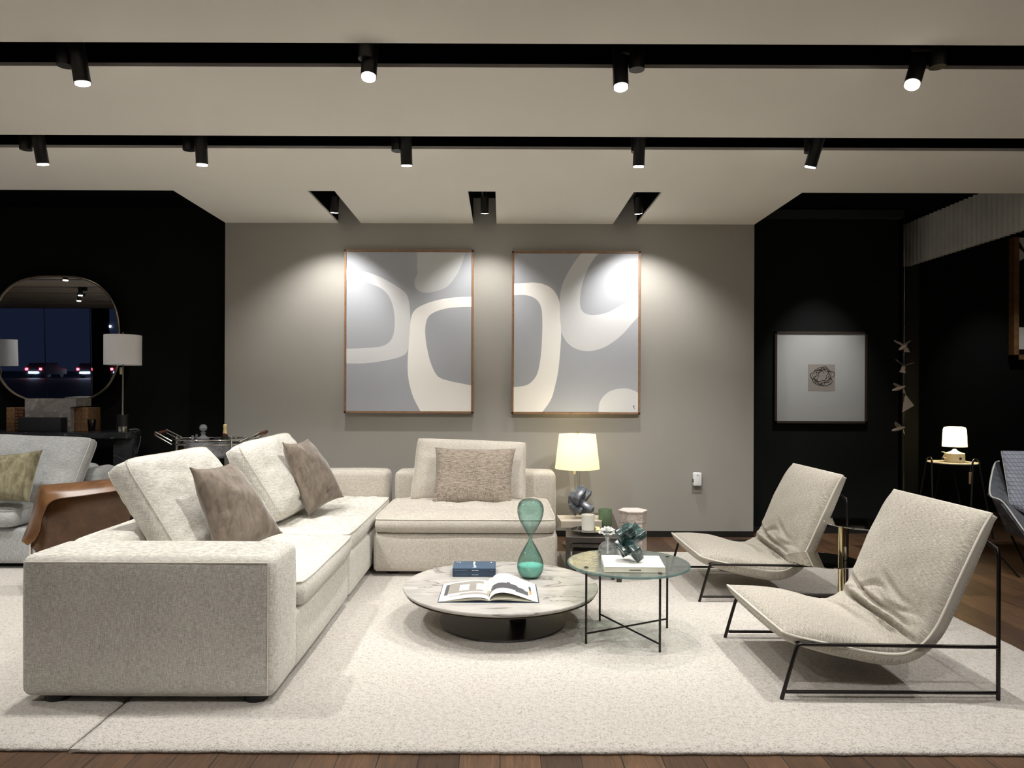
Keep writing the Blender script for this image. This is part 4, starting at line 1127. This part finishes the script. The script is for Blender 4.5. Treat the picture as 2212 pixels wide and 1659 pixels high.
# ------------------------------------------------------------------ left background
# round-square wall mirror, tipped slightly forward
mc = P(121, 733, 6.86); mr = .607
t = thing('wall_mirror', mc, 'large rounded-square brass-framed mirror on the black wall at left', 'mirror')
def sq(r, k=2.75, n=120):
    out = []
    for i in range(n):
        th = 2*PI*i/n; c_, s_ = math.cos(th), math.sin(th)
        rr = r/((abs(c_)**k+abs(s_)**k)**(1/k)); out.append((rr*c_, rr*s_))
    return out
bm = bm_new(); prism(bm, [mc+V((x, 0, z)) for x, z in sq(mr-.008)], (0, .012, 0)); ml = finish('mirror_glass', bm, 'mirror', t, auto=20)
bm = bm_new(); tube(bm, [mc+V((x, 0, z)) for x, z in sq(mr)], .012, 10, closed=True); finish('frame', bm, 'brass_frame', t)
t.rotation_euler = (R(1.25), 0, 0)
# console
ZK = .99
t = thing('console_table', (-4.6, 6.5, 0), 'long black marble console table under the round mirror', 'console table')
xe = P(287, 940, 6.35).x
kp = smooth_curve([(-6.4, 6.3, ZK-.05), (xe-.1, 6.3, ZK-.05), (xe-.02, 6.34, ZK-.05), (xe+.02, 6.44, ZK-.05), (xe+.03, 6.75, ZK-.05), (-6.4, 6.75, ZK-.05)], 5)
kp = [V((-6.4, 6.3, ZK-.05)), V((xe-.12, 6.3, ZK-.05))]+smooth_curve([V((xe-.1, 6.3, ZK-.05)), V((xe-.03, 6.33, ZK-.05)), V((xe-.01, 6.42, ZK-.05))], 6)+[V((xe-.12, 6.75, ZK-.05)), V((-6.4, 6.75, ZK-.05))]
bm = bm_new(); prism(bm, kp, (0, 0, .05)); finish('tabletop', bm, 'black_marble', t, auto=30)
bm = bm_new(); box(bm, (P(243, 940, 6.35).x, 6.36, .0), (P(284, 940, 6.35).x, 6.46, ZK-.051), 0, .004); finish('leg', bm, 'black_marble', t)
bm = bm_new(); box(bm, (-6.2, 6.36, .0), (-6.02, 6.68, ZK-.051), 0, .004); finish('leg', bm, 'black_marble', t)
bm = bm_new(); tube(bm, smooth_curve([P(270, 927, 6.6)*V((1, 1, 0))+V((0, 0, ZK+.006)), P(292, 925, 6.72)*V((1, 1, 0))+V((0, 0, ZK+.012)), P(302, 931, 6.8), P(303, 950, 6.82), P(296, 980, 6.84), P(290, 1010, 6.85)], 6), .004, 8)
tag(finish('power_cord', bm, 'cord'), 'grey cord hanging off the right end of the black console', 'cord')
def clamp_lamp(x, y, label):
    t = thing('table_lamp', (x, y, ZK), label, 'lamp', 'white drum lamps on the black console')
    k = 6.45/F
    bm = bm_new(); cyl(bm, (x, y, ZK+.001), (x, y, ZK+.05), .051, n=36); finish('foot', bm, 'nickel', t)
    bm = bm_new(); cyl(bm, (x, y, ZK+.05), (x, y, ZK+.155), .049, n=36); finish('base', bm, 'black', t)
    bm = bm_new(); tube(bm, [(x, y, ZK+.155), (x, y, ZK+.2), (x+.002, y, ZK+.9)], [.009, .006, .006], 12); finish('pole', bm, 'pole', t)
    bm = bm_new(); box(bm, (x-.02, y-.02, ZK+.52), (x+.0, y-.005, ZK+.585), 0, .004, 2, None); finish('switch', bm, 'ceramic', t)
    zs, zt_ = ZK+.605, ZK+.875
    bm = bm_new(); lathe(bm, [(.155, zs), (.155, zt_), (.152, zt_), (.152, zs)], (x, y, 0), 64); lathe(bm, [(.0001, zt_-.03), (.152, zt_-.03)], (x, y, 0), 64); finish('lamp_shade', bm, 'white_shade_off', t, auto=60)
    bm = bm_new(); cyl(bm, (x, y, zt_), (x, y, zt_+.02), .008, n=12); finish('finial', bm, 'nickel', t)
    return t
l1 = clamp_lamp(P(265, 900, 6.45).x, 6.45, 'white drum-shade table lamp at the right end of the black console')
dup(l1, V((-5.12, 6.45, ZK)), 'white drum-shade lamp at the left of the console, seen in the mirror')
# console objects
def cb(a, b, y0, y1, name, mat, label, cat, group=None, bev=.003, parts=None):
    A, B_ = P(a[0], a[1], y0), P(b[0], b[1], y0)
    bm = bm_new(); box(bm, (A.x, y0, ZK+.001), (B_.x, y1, A.z), 0, bev)
    return tag(finish(name, bm, mat), label, cat, group), A, B_
ys = 6.52
for (xa, xb, lab) in ((13.5, 22.5, 'tan leather book at the far left of the console'), (22.7, 31.5, 'tan leather book, second from left on the console'),
                      (31.8, 39.8, 'brown banded leather book, third from left on the console'), (40, 51, 'brown banded leather book touching the left of the onyx block'),
                      (152, 158.5, 'dark banded leather book just right of the onyx block'), (158.7, 174, 'tan leather book right of the onyx block'), (174.2, 182.5, 'tan leather book, second from the right of the row'), (182.7, 190.5, 'tan leather book at the right end of the console row')):
    banded = 31 < xa < 51 or 151 < xa < 158
    o, A, B_ = cb((xa, 880 if not banded else 884), (xb, 930), ys, ys+.2, 'book', 'orange_dark' if banded else 'orange_book', lab, 'book', 'old leather books on the console')
    if banded:
        bm = bm_new()
        for i in range(7):
            z = ZK+.02+i*.03
            if z < A.z-.02: box(bm, (A.x+.006, ys-.003, z), (B_.x-.006, ys+.002, z+.014), 0, .001, 1)
        finish('spine_bands', bm, 'orange_book', o)
A, B_ = P(52, 861, 6.45), P(150, 930, 6.45)
bm = bm_new()
xr = P(163, 861, 6.45).x
kpz = [(A.x, ZK+.001), (B_.x, ZK+.001), (B_.x, A.z-.075), (xr, A.z-.07), (xr, A.z), (A.x, A.z)]
prism(bm, [V((x, 6.46, z)) for x, z in kpz], (0, .24, 0)); tag(finish('stone_block', bm, 'white_stone', auto=20), 'pale veined onyx block sculpture between the leather books on the console', 'sculpture')
cb((38, 902), (131, 930), 6.34, 6.44, 'box', 'dark_book', 'low dark box in front of the onyx block on the console', 'box')
gx = P(198, 902, 6.5)
bm = bm_new(); lathe(bm, [(.0001, .004), (.027, .004), (.036, .11), (.0345, .11), (.026, .012), (.0001, .012)], (gx.x, 6.5, ZK), 32); tag(finish('glass_tumbler', bm, thinglass('smoked_glass', (.35, .34, .36), (.05, .05, .06), .2)), 'small smoked glass at the right end of the leather books', 'glass')

# grey sofa behind
t = thing('sofa', (-4.9, 5.8, 0), 'light grey fabric sofa at the left, behind the leather armchair', 'sofa')
bm = bm_new(); soft_box(bm, (-6.4, 5.34, .06), (-3.42, 6.0, .325), .03, .006, n=24, seed=21); finish('base', bm, 'linen_g', t, auto=75)
bm = bm_new(); soft_box(bm, (-6.4, 6.0, .06), (P(203, 1000, 6.1).x, 6.24, .735), .06, .006, n=24, seed=22); finish('backrest', bm, 'linen_g', t, auto=75)
bm = bm_new(); soft_box(bm, (P(205, 1000, 6.1).x, 5.9, .06), (P(240, 1000, 6.1).x, 6.24, .715), .06, .006, n=8, seed=23); finish('armrest', bm, 'linen_g', t, auto=75)
seat_cushion(t, -4.80, -3.62, 5.30, 6.0, .335, .47, mat='linen_g', seed=24, crown=.05, pip='linen_g')
seat_cushion(t, -6.38, -4.83, 5.30, 6.0, .335, .47, mat='linen_g', seed=25, crown=.05, pip='linen_g')
bm = bm_new(); box(bm, (-6.3, 5.44, .0225), (-3.5, 6.1, .06)); finish('gap_shade', bm, 'black_gap', t)  # black block stands for the shaded gap under the sofa base
make_pillow('back_cushion', 'linen_g', 'large light grey cushion on the grey sofa at left', 'cushion',
            P(-12, 940, 5.86), P(209, 948, 5.86), P(150, 1102, 5.62), P(-40, 1108, 5.62), .12, pip='pip_g', piploc='both', pr=.003,
            rim=.4, pull=.035, corner=.05, wr=.006, seed=31)
make_pillow('throw_pillow', 'velvet_g', 'olive-gold velvet pillow on the grey sofa at the left edge', 'pillow',
            P(-30, 985, 5.42), P(90, 973, 5.46), P(62, 1083, 5.32), P(-55, 1085, 5.32), .09, pip='velvet_g', pr=.002,
            rim=.06, pull=.06, corner=-.03, wr=.006, seed=32)

# saddle leather armchair seen from behind
t = thing('leather_armchair', (-3.0, 4.9, 0), 'tan saddle-leather armchair with flared rim behind the white sofa', 'armchair')
crest = [(300, 1029), (262, 1032), (180, 1040), (110, 1046), (88, 1049), (80, 1062), (73, 1090), (64, 1122), (54, 1148), (46, 1170)]
lip = [(300, 1052), (262, 1058), (180, 1070), (125, 1077), (104, 1088), (95, 1104), (88, 1124), (84, 1146), (74, 1165), (58, 1177)]
foot_ = [(270, 1150), (262, 1160), (200, 1180), (150, 1190), (130, 1195), (115, 1196), (105, 1198), (96, 1200), (88, 1202), (78, 1204)]
panel = [(295, 1056), (262, 1061), (182, 1073), (128, 1081), (108, 1092), (99, 1108), (92, 1128), (88, 1150), (80, 1172), (70, 1182)]
def row(l, D): return smooth_curve([P(a, b, D) for a, b in l], 6)
r_c = row(crest, 4.78); r_l = row(lip, 4.62)
r_b = row(foot_, 4.86); r_p = row(panel, 4.78)
r_m = [(a*.45+b*.55)+V((0, -.02, .014)) for a, b in zip(r_c, r_l)]
r_u = [(a*.5+b*.5)+V((0, .035, 0)) for a, b in zip(r_c, r_p)]
bm = bm_new()
# front (dark, seen from behind) panel, up over the crest and down to the flared lip
cols = [r_b, [(a*.5+b*.5)+V((0, .02, 0)) for a, b in zip(r_b, r_p)], r_p, r_u, [a+V((0, .02, -.004)) for a in r_c], r_c, r_m, r_l]
vs = [[bm.verts.new(p) for p in col] for col in cols]
for a, b in zip(vs[:-1], vs[1:]):
    for i in range(len(a)-1): bm.faces.new((a[i], a[i+1], b[i+1], b[i]))
bmesh.ops.subdivide_edges(bm, edges=bm.edges[:], cuts=1, use_grid_fill=True, smooth=.6)
bmesh.ops.solidify(bm, geom=bm.faces[:], thickness=.007)
finish('leather_shell', bm, 'leather', t, auto=80)
bm = bm_new(); soft_box(bm, (-3.0, 4.9, .28), (-2.45, 5.25, .40), .03, .01); finish('seat', bm, 'leather', t, auto=75)
for x, y in ((P(66, 1180, 4.8).x, 4.8), (-2.55, 4.9), (-3.0, 5.2), (-2.5, 5.2)):
    bm = bm_new(); cyl(bm, (x, y, .0225), (x, y, .36), .011, n=14); finish('leg', bm, 'chrome', t)

# ------------------------------------------------------------------ bar cart
yc_ = 6.42
t = thing('bar_cart', (P(450, 950, yc_).x, yc_, 0), 'oval chrome and glass bar cart behind the sofa', 'bar cart')
cc = P(458, 951, yc_); zt_ = cc.z
def oval(rx, ry, z, n=64): return [V((cc.x+rx*math.cos(2*PI*i/n), cc.y+ry*math.sin(2*PI*i/n), z)) for i in range(n)]
bm = bm_new(); tube(bm, oval(.345, .21, zt_+.012), .008, 10, closed=True); tube(bm, oval(.345, .21, zt_-.028), .01, 10, closed=True); finish('tray_rim', bm, 'chrome', t)
bm = bm_new(); prism(bm, oval(.343, .208, zt_-.02), (0, 0, .008)); finish('glass_tray', bm, 'clear_glass', t)
legs = [P(376, 950, yc_-.19).x, P(499, 950, yc_-.19).x]
for x, y in ((legs[0], yc_-.14), (legs[1], yc_-.19), (legs[0]+.05, yc_+.15), (legs[1]+.1, yc_+.15)):
    bm = bm_new(); cyl(bm, (x, y, .0), (x, y, zt_+.02), .012, n=18); cyl(bm, (x, y, zt_+.02), (x, y, zt_+.045), .015, .01, n=18); finish('leg', bm, 'chrome', t)
for sx, nm in ((-1, 'left'), (1, 'right')):
    bm = bm_new(); xe_ = cc.x+sx*.30; xo = cc.x+sx*.46
    pr = [V((xe_, yc_-.13, zt_-.03)), V((xo, yc_-.10, zt_+.05)), V((xo, yc_+.10, zt_+.06)), V((xe_, yc_+.13, zt_-.03))]
    tube(bm, pr, .006, 8); tube(bm, [p+V((sx*-.0, 0, .03)) for p in pr], .006, 8); hd = finish('handle', bm, 'chrome', t)
    bm = bm_new(); cyl(bm, (xo, yc_-.10, zt_+.065), (xo, yc_+.10, zt_+.075), .014, n=14); finish('leather_grip', bm, 'orange_dark', hd)
bm = bm_new(); tube(bm, oval(.33, .2, .3), .008, 8, closed=True); finish('lower_rim', bm, 'chrome', t)
bm = bm_new(); prism(bm, oval(.328, .198, .298), (0, 0, .006)); finish('lower_shelf', bm, 'black', t)
# ice bucket of cut crystal hanging below
bc = V((P(452, 980, yc_).x, yc_-.02, zt_-.155))
t = thing('ice_bucket', bc, 'wide cut-crystal bowl set under the bar cart rim', 'bowl')
bm = bm_new(); lathe(bm, [(.0001, 0), (.15, .0), (.19, .02), (.202, .10), (.205, .148), (.198, .148), (.19, .03), (.0001, .01)], bc, 48)
finish('bowl', bm, 'crystal', t, auto=20)
# decanter
dc = V((P(439, 945, yc_).x, yc_, zt_-.011))
t = thing('decanter', dc, 'crystal decanter with a ball stopper on the bar cart', 'decanter')
bm = bm_new(); lathe(bm, [(.0001, 0), (.05, 0), (.052, .03), (.03, .045), (.018, .055), (.018, .07), (.026, .082), (.022, .082), (.014, .07)], dc, 32); finish('bottle', bm, 'crystal', t, auto=40)
bm = bm_new(); bmesh.ops.create_icosphere(bm, subdivisions=2, radius=.034)
for v in bm.verts: v.co += dc+V((0, 0, .122))
cyl(bm, dc+V((0, 0, .07)), dc+V((0, 0, .095)), .012, n=12); finish('stopper', bm, 'crystal', t, smooth=False)
# champagne bottle
bc = V((P(486, 945, yc_-.06).x, yc_-.06, zt_-.011))
t = thing('champagne_bottle', bc, 'dark champagne bottle with gold foil neck on the bar cart', 'bottle')
bm = bm_new(); lathe(bm, [(.0001, 0), (.036, 0), (.037, .02), (.032, .04), (.023, .06), (.019, .075)], bc, 28); finish('bottle_body', bm, 'dkglass', t, auto=60)
bm = bm_new(); lathe(bm, [(.022, .062), (.018, .08), (.0145, .11), (.0135, .125), (.016, .13), (.016, .152), (.012, .158), (.0001, .16)], bc, 28); finish('foil', bm, 'foil', t, auto=60)
bm = bm_new(); cyl(bm, bc+V((.0, -.0195, .068)), bc+V((.0, -.0235, .068)), .013, n=20); finish('label_seal', bm, 'crimson', t)
# small stoppers / shakers
for i, (px, py, lab) in enumerate(((416, 942, 'small glass stopper bottle on the left of the bar cart'), (525, 946, 'small glass stopper bottle on the right of the bar cart'))):
    c_ = V((P(px, 945, yc_-.05).x, yc_-.05, zt_-.011)); bm = bm_new()
    lathe(bm, [(.0001, 0), (.018, 0), (.018, .02), (.008, .03), (.007, .042), (.011, .05), (.012, .056), (.0001, .058)], c_, 20)
    tag(finish('stopper_bottle', bm, 'crystal', auto=40), lab, 'bottle', 'small bottles on the bar cart')
for i, (px, dy, lab) in enumerate(((462, .06, 'short tumbler right of the ball-stopper decanter on the bar cart'), (474, -.02, 'short tumbler left of the champagne bottle on the bar cart'), (508, .02, 'short tumbler right of the champagne bottle on the bar cart'))):
    c_ = V((P(px, 950, yc_).x, yc_+dy, zt_-.011)); bm = bm_new()
    lathe(bm, [(.0001, 0), (.022, 0), (.026, .035), (.024, .035), (.019, .006), (.0001, .006)], c_, 24)
    tag(finish('tumbler', bm, 'clear_glass', auto=40), lab, 'glass', 'tumblers on the bar cart')

# ------------------------------------------------------------------ right background
# round tray table
yt = 6.9; tc = P(2058, 998, yt)
t = thing('tripod_table', (tc.x, yt, 0), 'small round cream-topped table with looped black legs in the dark corner', 'side table')
bm = bm_new(); lathe(bm, [(.0001, tc.z-.008), (.222, tc.z-.008), (.225, tc.z), (.0001, tc.z)], (tc.x, yt, 0), 56); finish('tabletop', bm, 'peach', t)
def looped(a0):
    ca, sa = math.cos(a0), math.sin(a0)
    f = lambda s, z, o: V((tc.x+(.225+o)*ca-s*sa, yt+(.225+o)*sa+s*ca, z))
    return smooth_curve([f(-.16, .002, .06), f(-.055, tc.z-.08, .01), f(-.045, tc.z+.02, .006), f(0, tc.z+.05, .006), f(.045, tc.z+.02, .006), f(.055, tc.z-.08, .01), f(.16, .002, .06)], 8)
for a0 in (-1.2, 3.14, 1.2):
    bm = bm_new(); tube(bm, looped(a0), .009, 10); finish('leg', bm, 'black', t)
bm = bm_new(); p = P(2096, 1020, 6.66); box(bm, (p.x-.012, p.y, p.z-.11), (p.x+.016, p.y+.002, p.z), 0); tube(bm, [p, p+V((0, .0, .06))], .001, 5)
tag(finish('price_tag', bm, 'kraft'), 'small brown paper tag hanging from the round corner table', 'tag')
lt = V((P(2062, 997, yt).x, yt, tc.z+.0005))
t = thing('table_lamp', lt, 'small glowing lamp with cream base on the round corner table', 'lamp')
bm = bm_new(); lathe(bm, [(.0001, 0), (.084, 0), (.088, .01), (.086, .085), (.06, .092), (.03, .105), (.012, .125), (.0001, .126)], lt, 40); finish('base', bm, 'ceramic', t, auto=50)
bm = bm_new(); cyl(bm, lt+V((-.0, -.087, .04)), lt+V((-.0, -.092, .04)), .012, n=16); finish('knob', bm, 'ink', t)
bm = bm_new(); lathe(bm, [(.106, .150), (.105, .155), (.098, .31), (.09, .333), (.06, .342), (.0001, .343)], lt, 48); finish('lamp_shade', bm, 'shade_hot', t, auto=70)
bm = bm_new(); tube(bm, smooth_curve([lt+V((-.085, -.02, .04)), lt+V((-.13, -.03, .05)), lt+V((-.11, -.03, .09)), lt+V((-.14, -.02, .10))], 6), .004, 8); finish('cord_loop', bm, 'ceramic', t)
plight(t, lt+V((0, 0, .24)), 4, (1, .85, .6))

# felt bird garland
gx = P(1953, 800, 6.7)
t = thing('bird_garland', (gx.x, 6.7, .6), 'hanging string of folded cream felt birds in front of the dark column', 'garland')
z0, z1 = P(1953, 1090, 6.7).z, P(1953, 722, 6.7).z
bm = bm_new(); cyl(bm, (gx.x, 6.7, z0), (gx.x, 6.7, 3.15), .0015, n=6); cyl(bm, (gx.x, 6.7, z0), (gx.x, 6.7, z1), .003, n=8); finish('cord', bm, 'nickel', t)
def bird(px, py, s, rz, lift, name='felt_bird', roll=0):
    c_ = P(px, py, 6.69); bm = bm_new(); m = Matrix.Translation(c_) @ Matrix.Rotation(rz, 4, 'Z') @ Matrix.Rotation(roll, 4, 'Y')
    for sg in (-1, 1):
        def f(i, j, sg=sg):
            wdt = .035*s*math.sin((.15+.8*i)*PI)**.6*(1-.4*i)
            return m @ V((sg*i*.085*s, (j-.5)*2*wdt+.02*i*s, lift*s*.055*i**.8+.008*math.sin(j*PI)*s))
        grid(bm, f, 8, 4)
    def body(i, j):
        th = 2*PI*j; rr = .019*s*math.sin((.08+.84*i)*PI)**.8
        return m @ V((rr*math.cos(th), -.05*s+.12*s*i, rr*math.sin(th)-.014*s-.05*s*(i-.5)*.8))
    bmesh.ops.solidify(bm, geom=bm.faces[:], thickness=.003)
    grid(bm, body, 8, 10)
    def tail(i, j): return m @ V(((j-.5)*.03*s*(1+i), -.04*s-.01*i, -.02*s-.045*s*i))
    grid(bm, tail, 3, 3)
    finish(name, bm, 'bird', t, auto=60)
bird(1952, 747, .95, .1, .9); bird(1952, 792, .9, -.5, 1.0, roll=.2); bird(1944, 836, .95, .6, .25, roll=.25); bird(1943, 924, .9, .8, .5, roll=.4)
bm = bm_new(); pts = [P(1956, 852, 6.68), P(1975, 876, 6.62), P(1949, 891, 6.66), P(1952, 866, 6.74)]
v_ = [bm.verts.new(p) for p in pts]; bm.faces.new(v_[:3]); bm.faces.new((v_[0], v_[2], v_[3])); bm.faces.new((v_[1], v_[3], v_[2])); bm.faces.new((v_[0], v_[3], v_[1]))
finish('felt_body', bm, 'bird', t, smooth=False)

# grey shell armchair cut by the right edge
t = thing('shell_armchair', (4.4, 5.6, 0), 'slate-grey shell armchair cut off by the right edge of the view', 'armchair')
bm = bm_new()
a = P(2138, 1066, 5.5); b = P(2168, 1086, 5.42); c_ = P(2222, 1158, 5.25); e_ = P(2300, 1230, 5.1)
d1 = P(2176, 1152, 5.6); d2 = P(2240, 1172, 5.45); d3 = P(2330, 1200, 5.3)
g1_ = P(2147, 1006, 5.85); g2_ = P(2158, 996, 5.95); f1 = P(2177, 1061, 5.62); f2 = P(2222, 1128, 5.45); f3 = P(2300, 1180, 5.35)
k1 = P(2165, 1000, 6.2); k2 = P(2330, 960, 6.35)
vp = dict(a=a, b=b, c=c_, e=e_, d1=d1, d2=d2, d3=d3, g1=g1_, g2=g2_, f1=f1, f2=f2, f3=f3)
for fc_ in (('a', 'd1', 'd2', 'b'), ('b', 'd2', 'c'), ('c', 'd2', 'd3', 'e'), ('a', 'b', 'f1'), ('b', 'c', 'f2', 'f1'), ('c', 'e', 'f3', 'f2'), ('a', 'f1', 'g2', 'g1')):
    q = [vp[k] for k in fc_]; nn_ = (q[1]-q[0]).cross(q[2]-q[0]).normalized()
    if nn_.y < 0: nn_ = -nn_
    prism(bm, q, nn_*.022)
sh = finish('shell', bm, 'velvet_n', t, auto=30)
bm = bm_new(); tube(bm, smooth_curve([g2_, g1_, a, b, c_, e_], 5), .006, 8); finish('piping', bm, 'pip_g', sh)
bm = bm_new(); tube(bm, [P(2164, 1205, 5.55), P(2215, 1262, 5.2)], .006, 8); tube(bm, [P(2185, 1158, 5.6), P(2235, 1262, 5.2), P(2300, 1262, 5.2)], .008, 8); finish('leg', bm, 'bronze', t)
bm = bm_new(); tube(bm, [P(2320, 1190, 5.3), P(2320, 1262, 5.2)], .008, 8); tube(bm, [P(2250, 1158, 6.0), P(2250, 1197, 6.0)], .008, 8); finish('leg', bm, 'bronze', t)
make_pillow('checked_cushion', 'check', 'pale blue-grey checked cushion in the slate armchair at right', 'cushion',
            P(2163, 975, 5.85), P(2300, 975, 5.85), P(2290, 1150, 5.40), P(2182, 1090, 5.48), .05, rim=.2, pull=.01, corner=.0, wr=.002, seed=41, pip='pip_g', pr=.002)
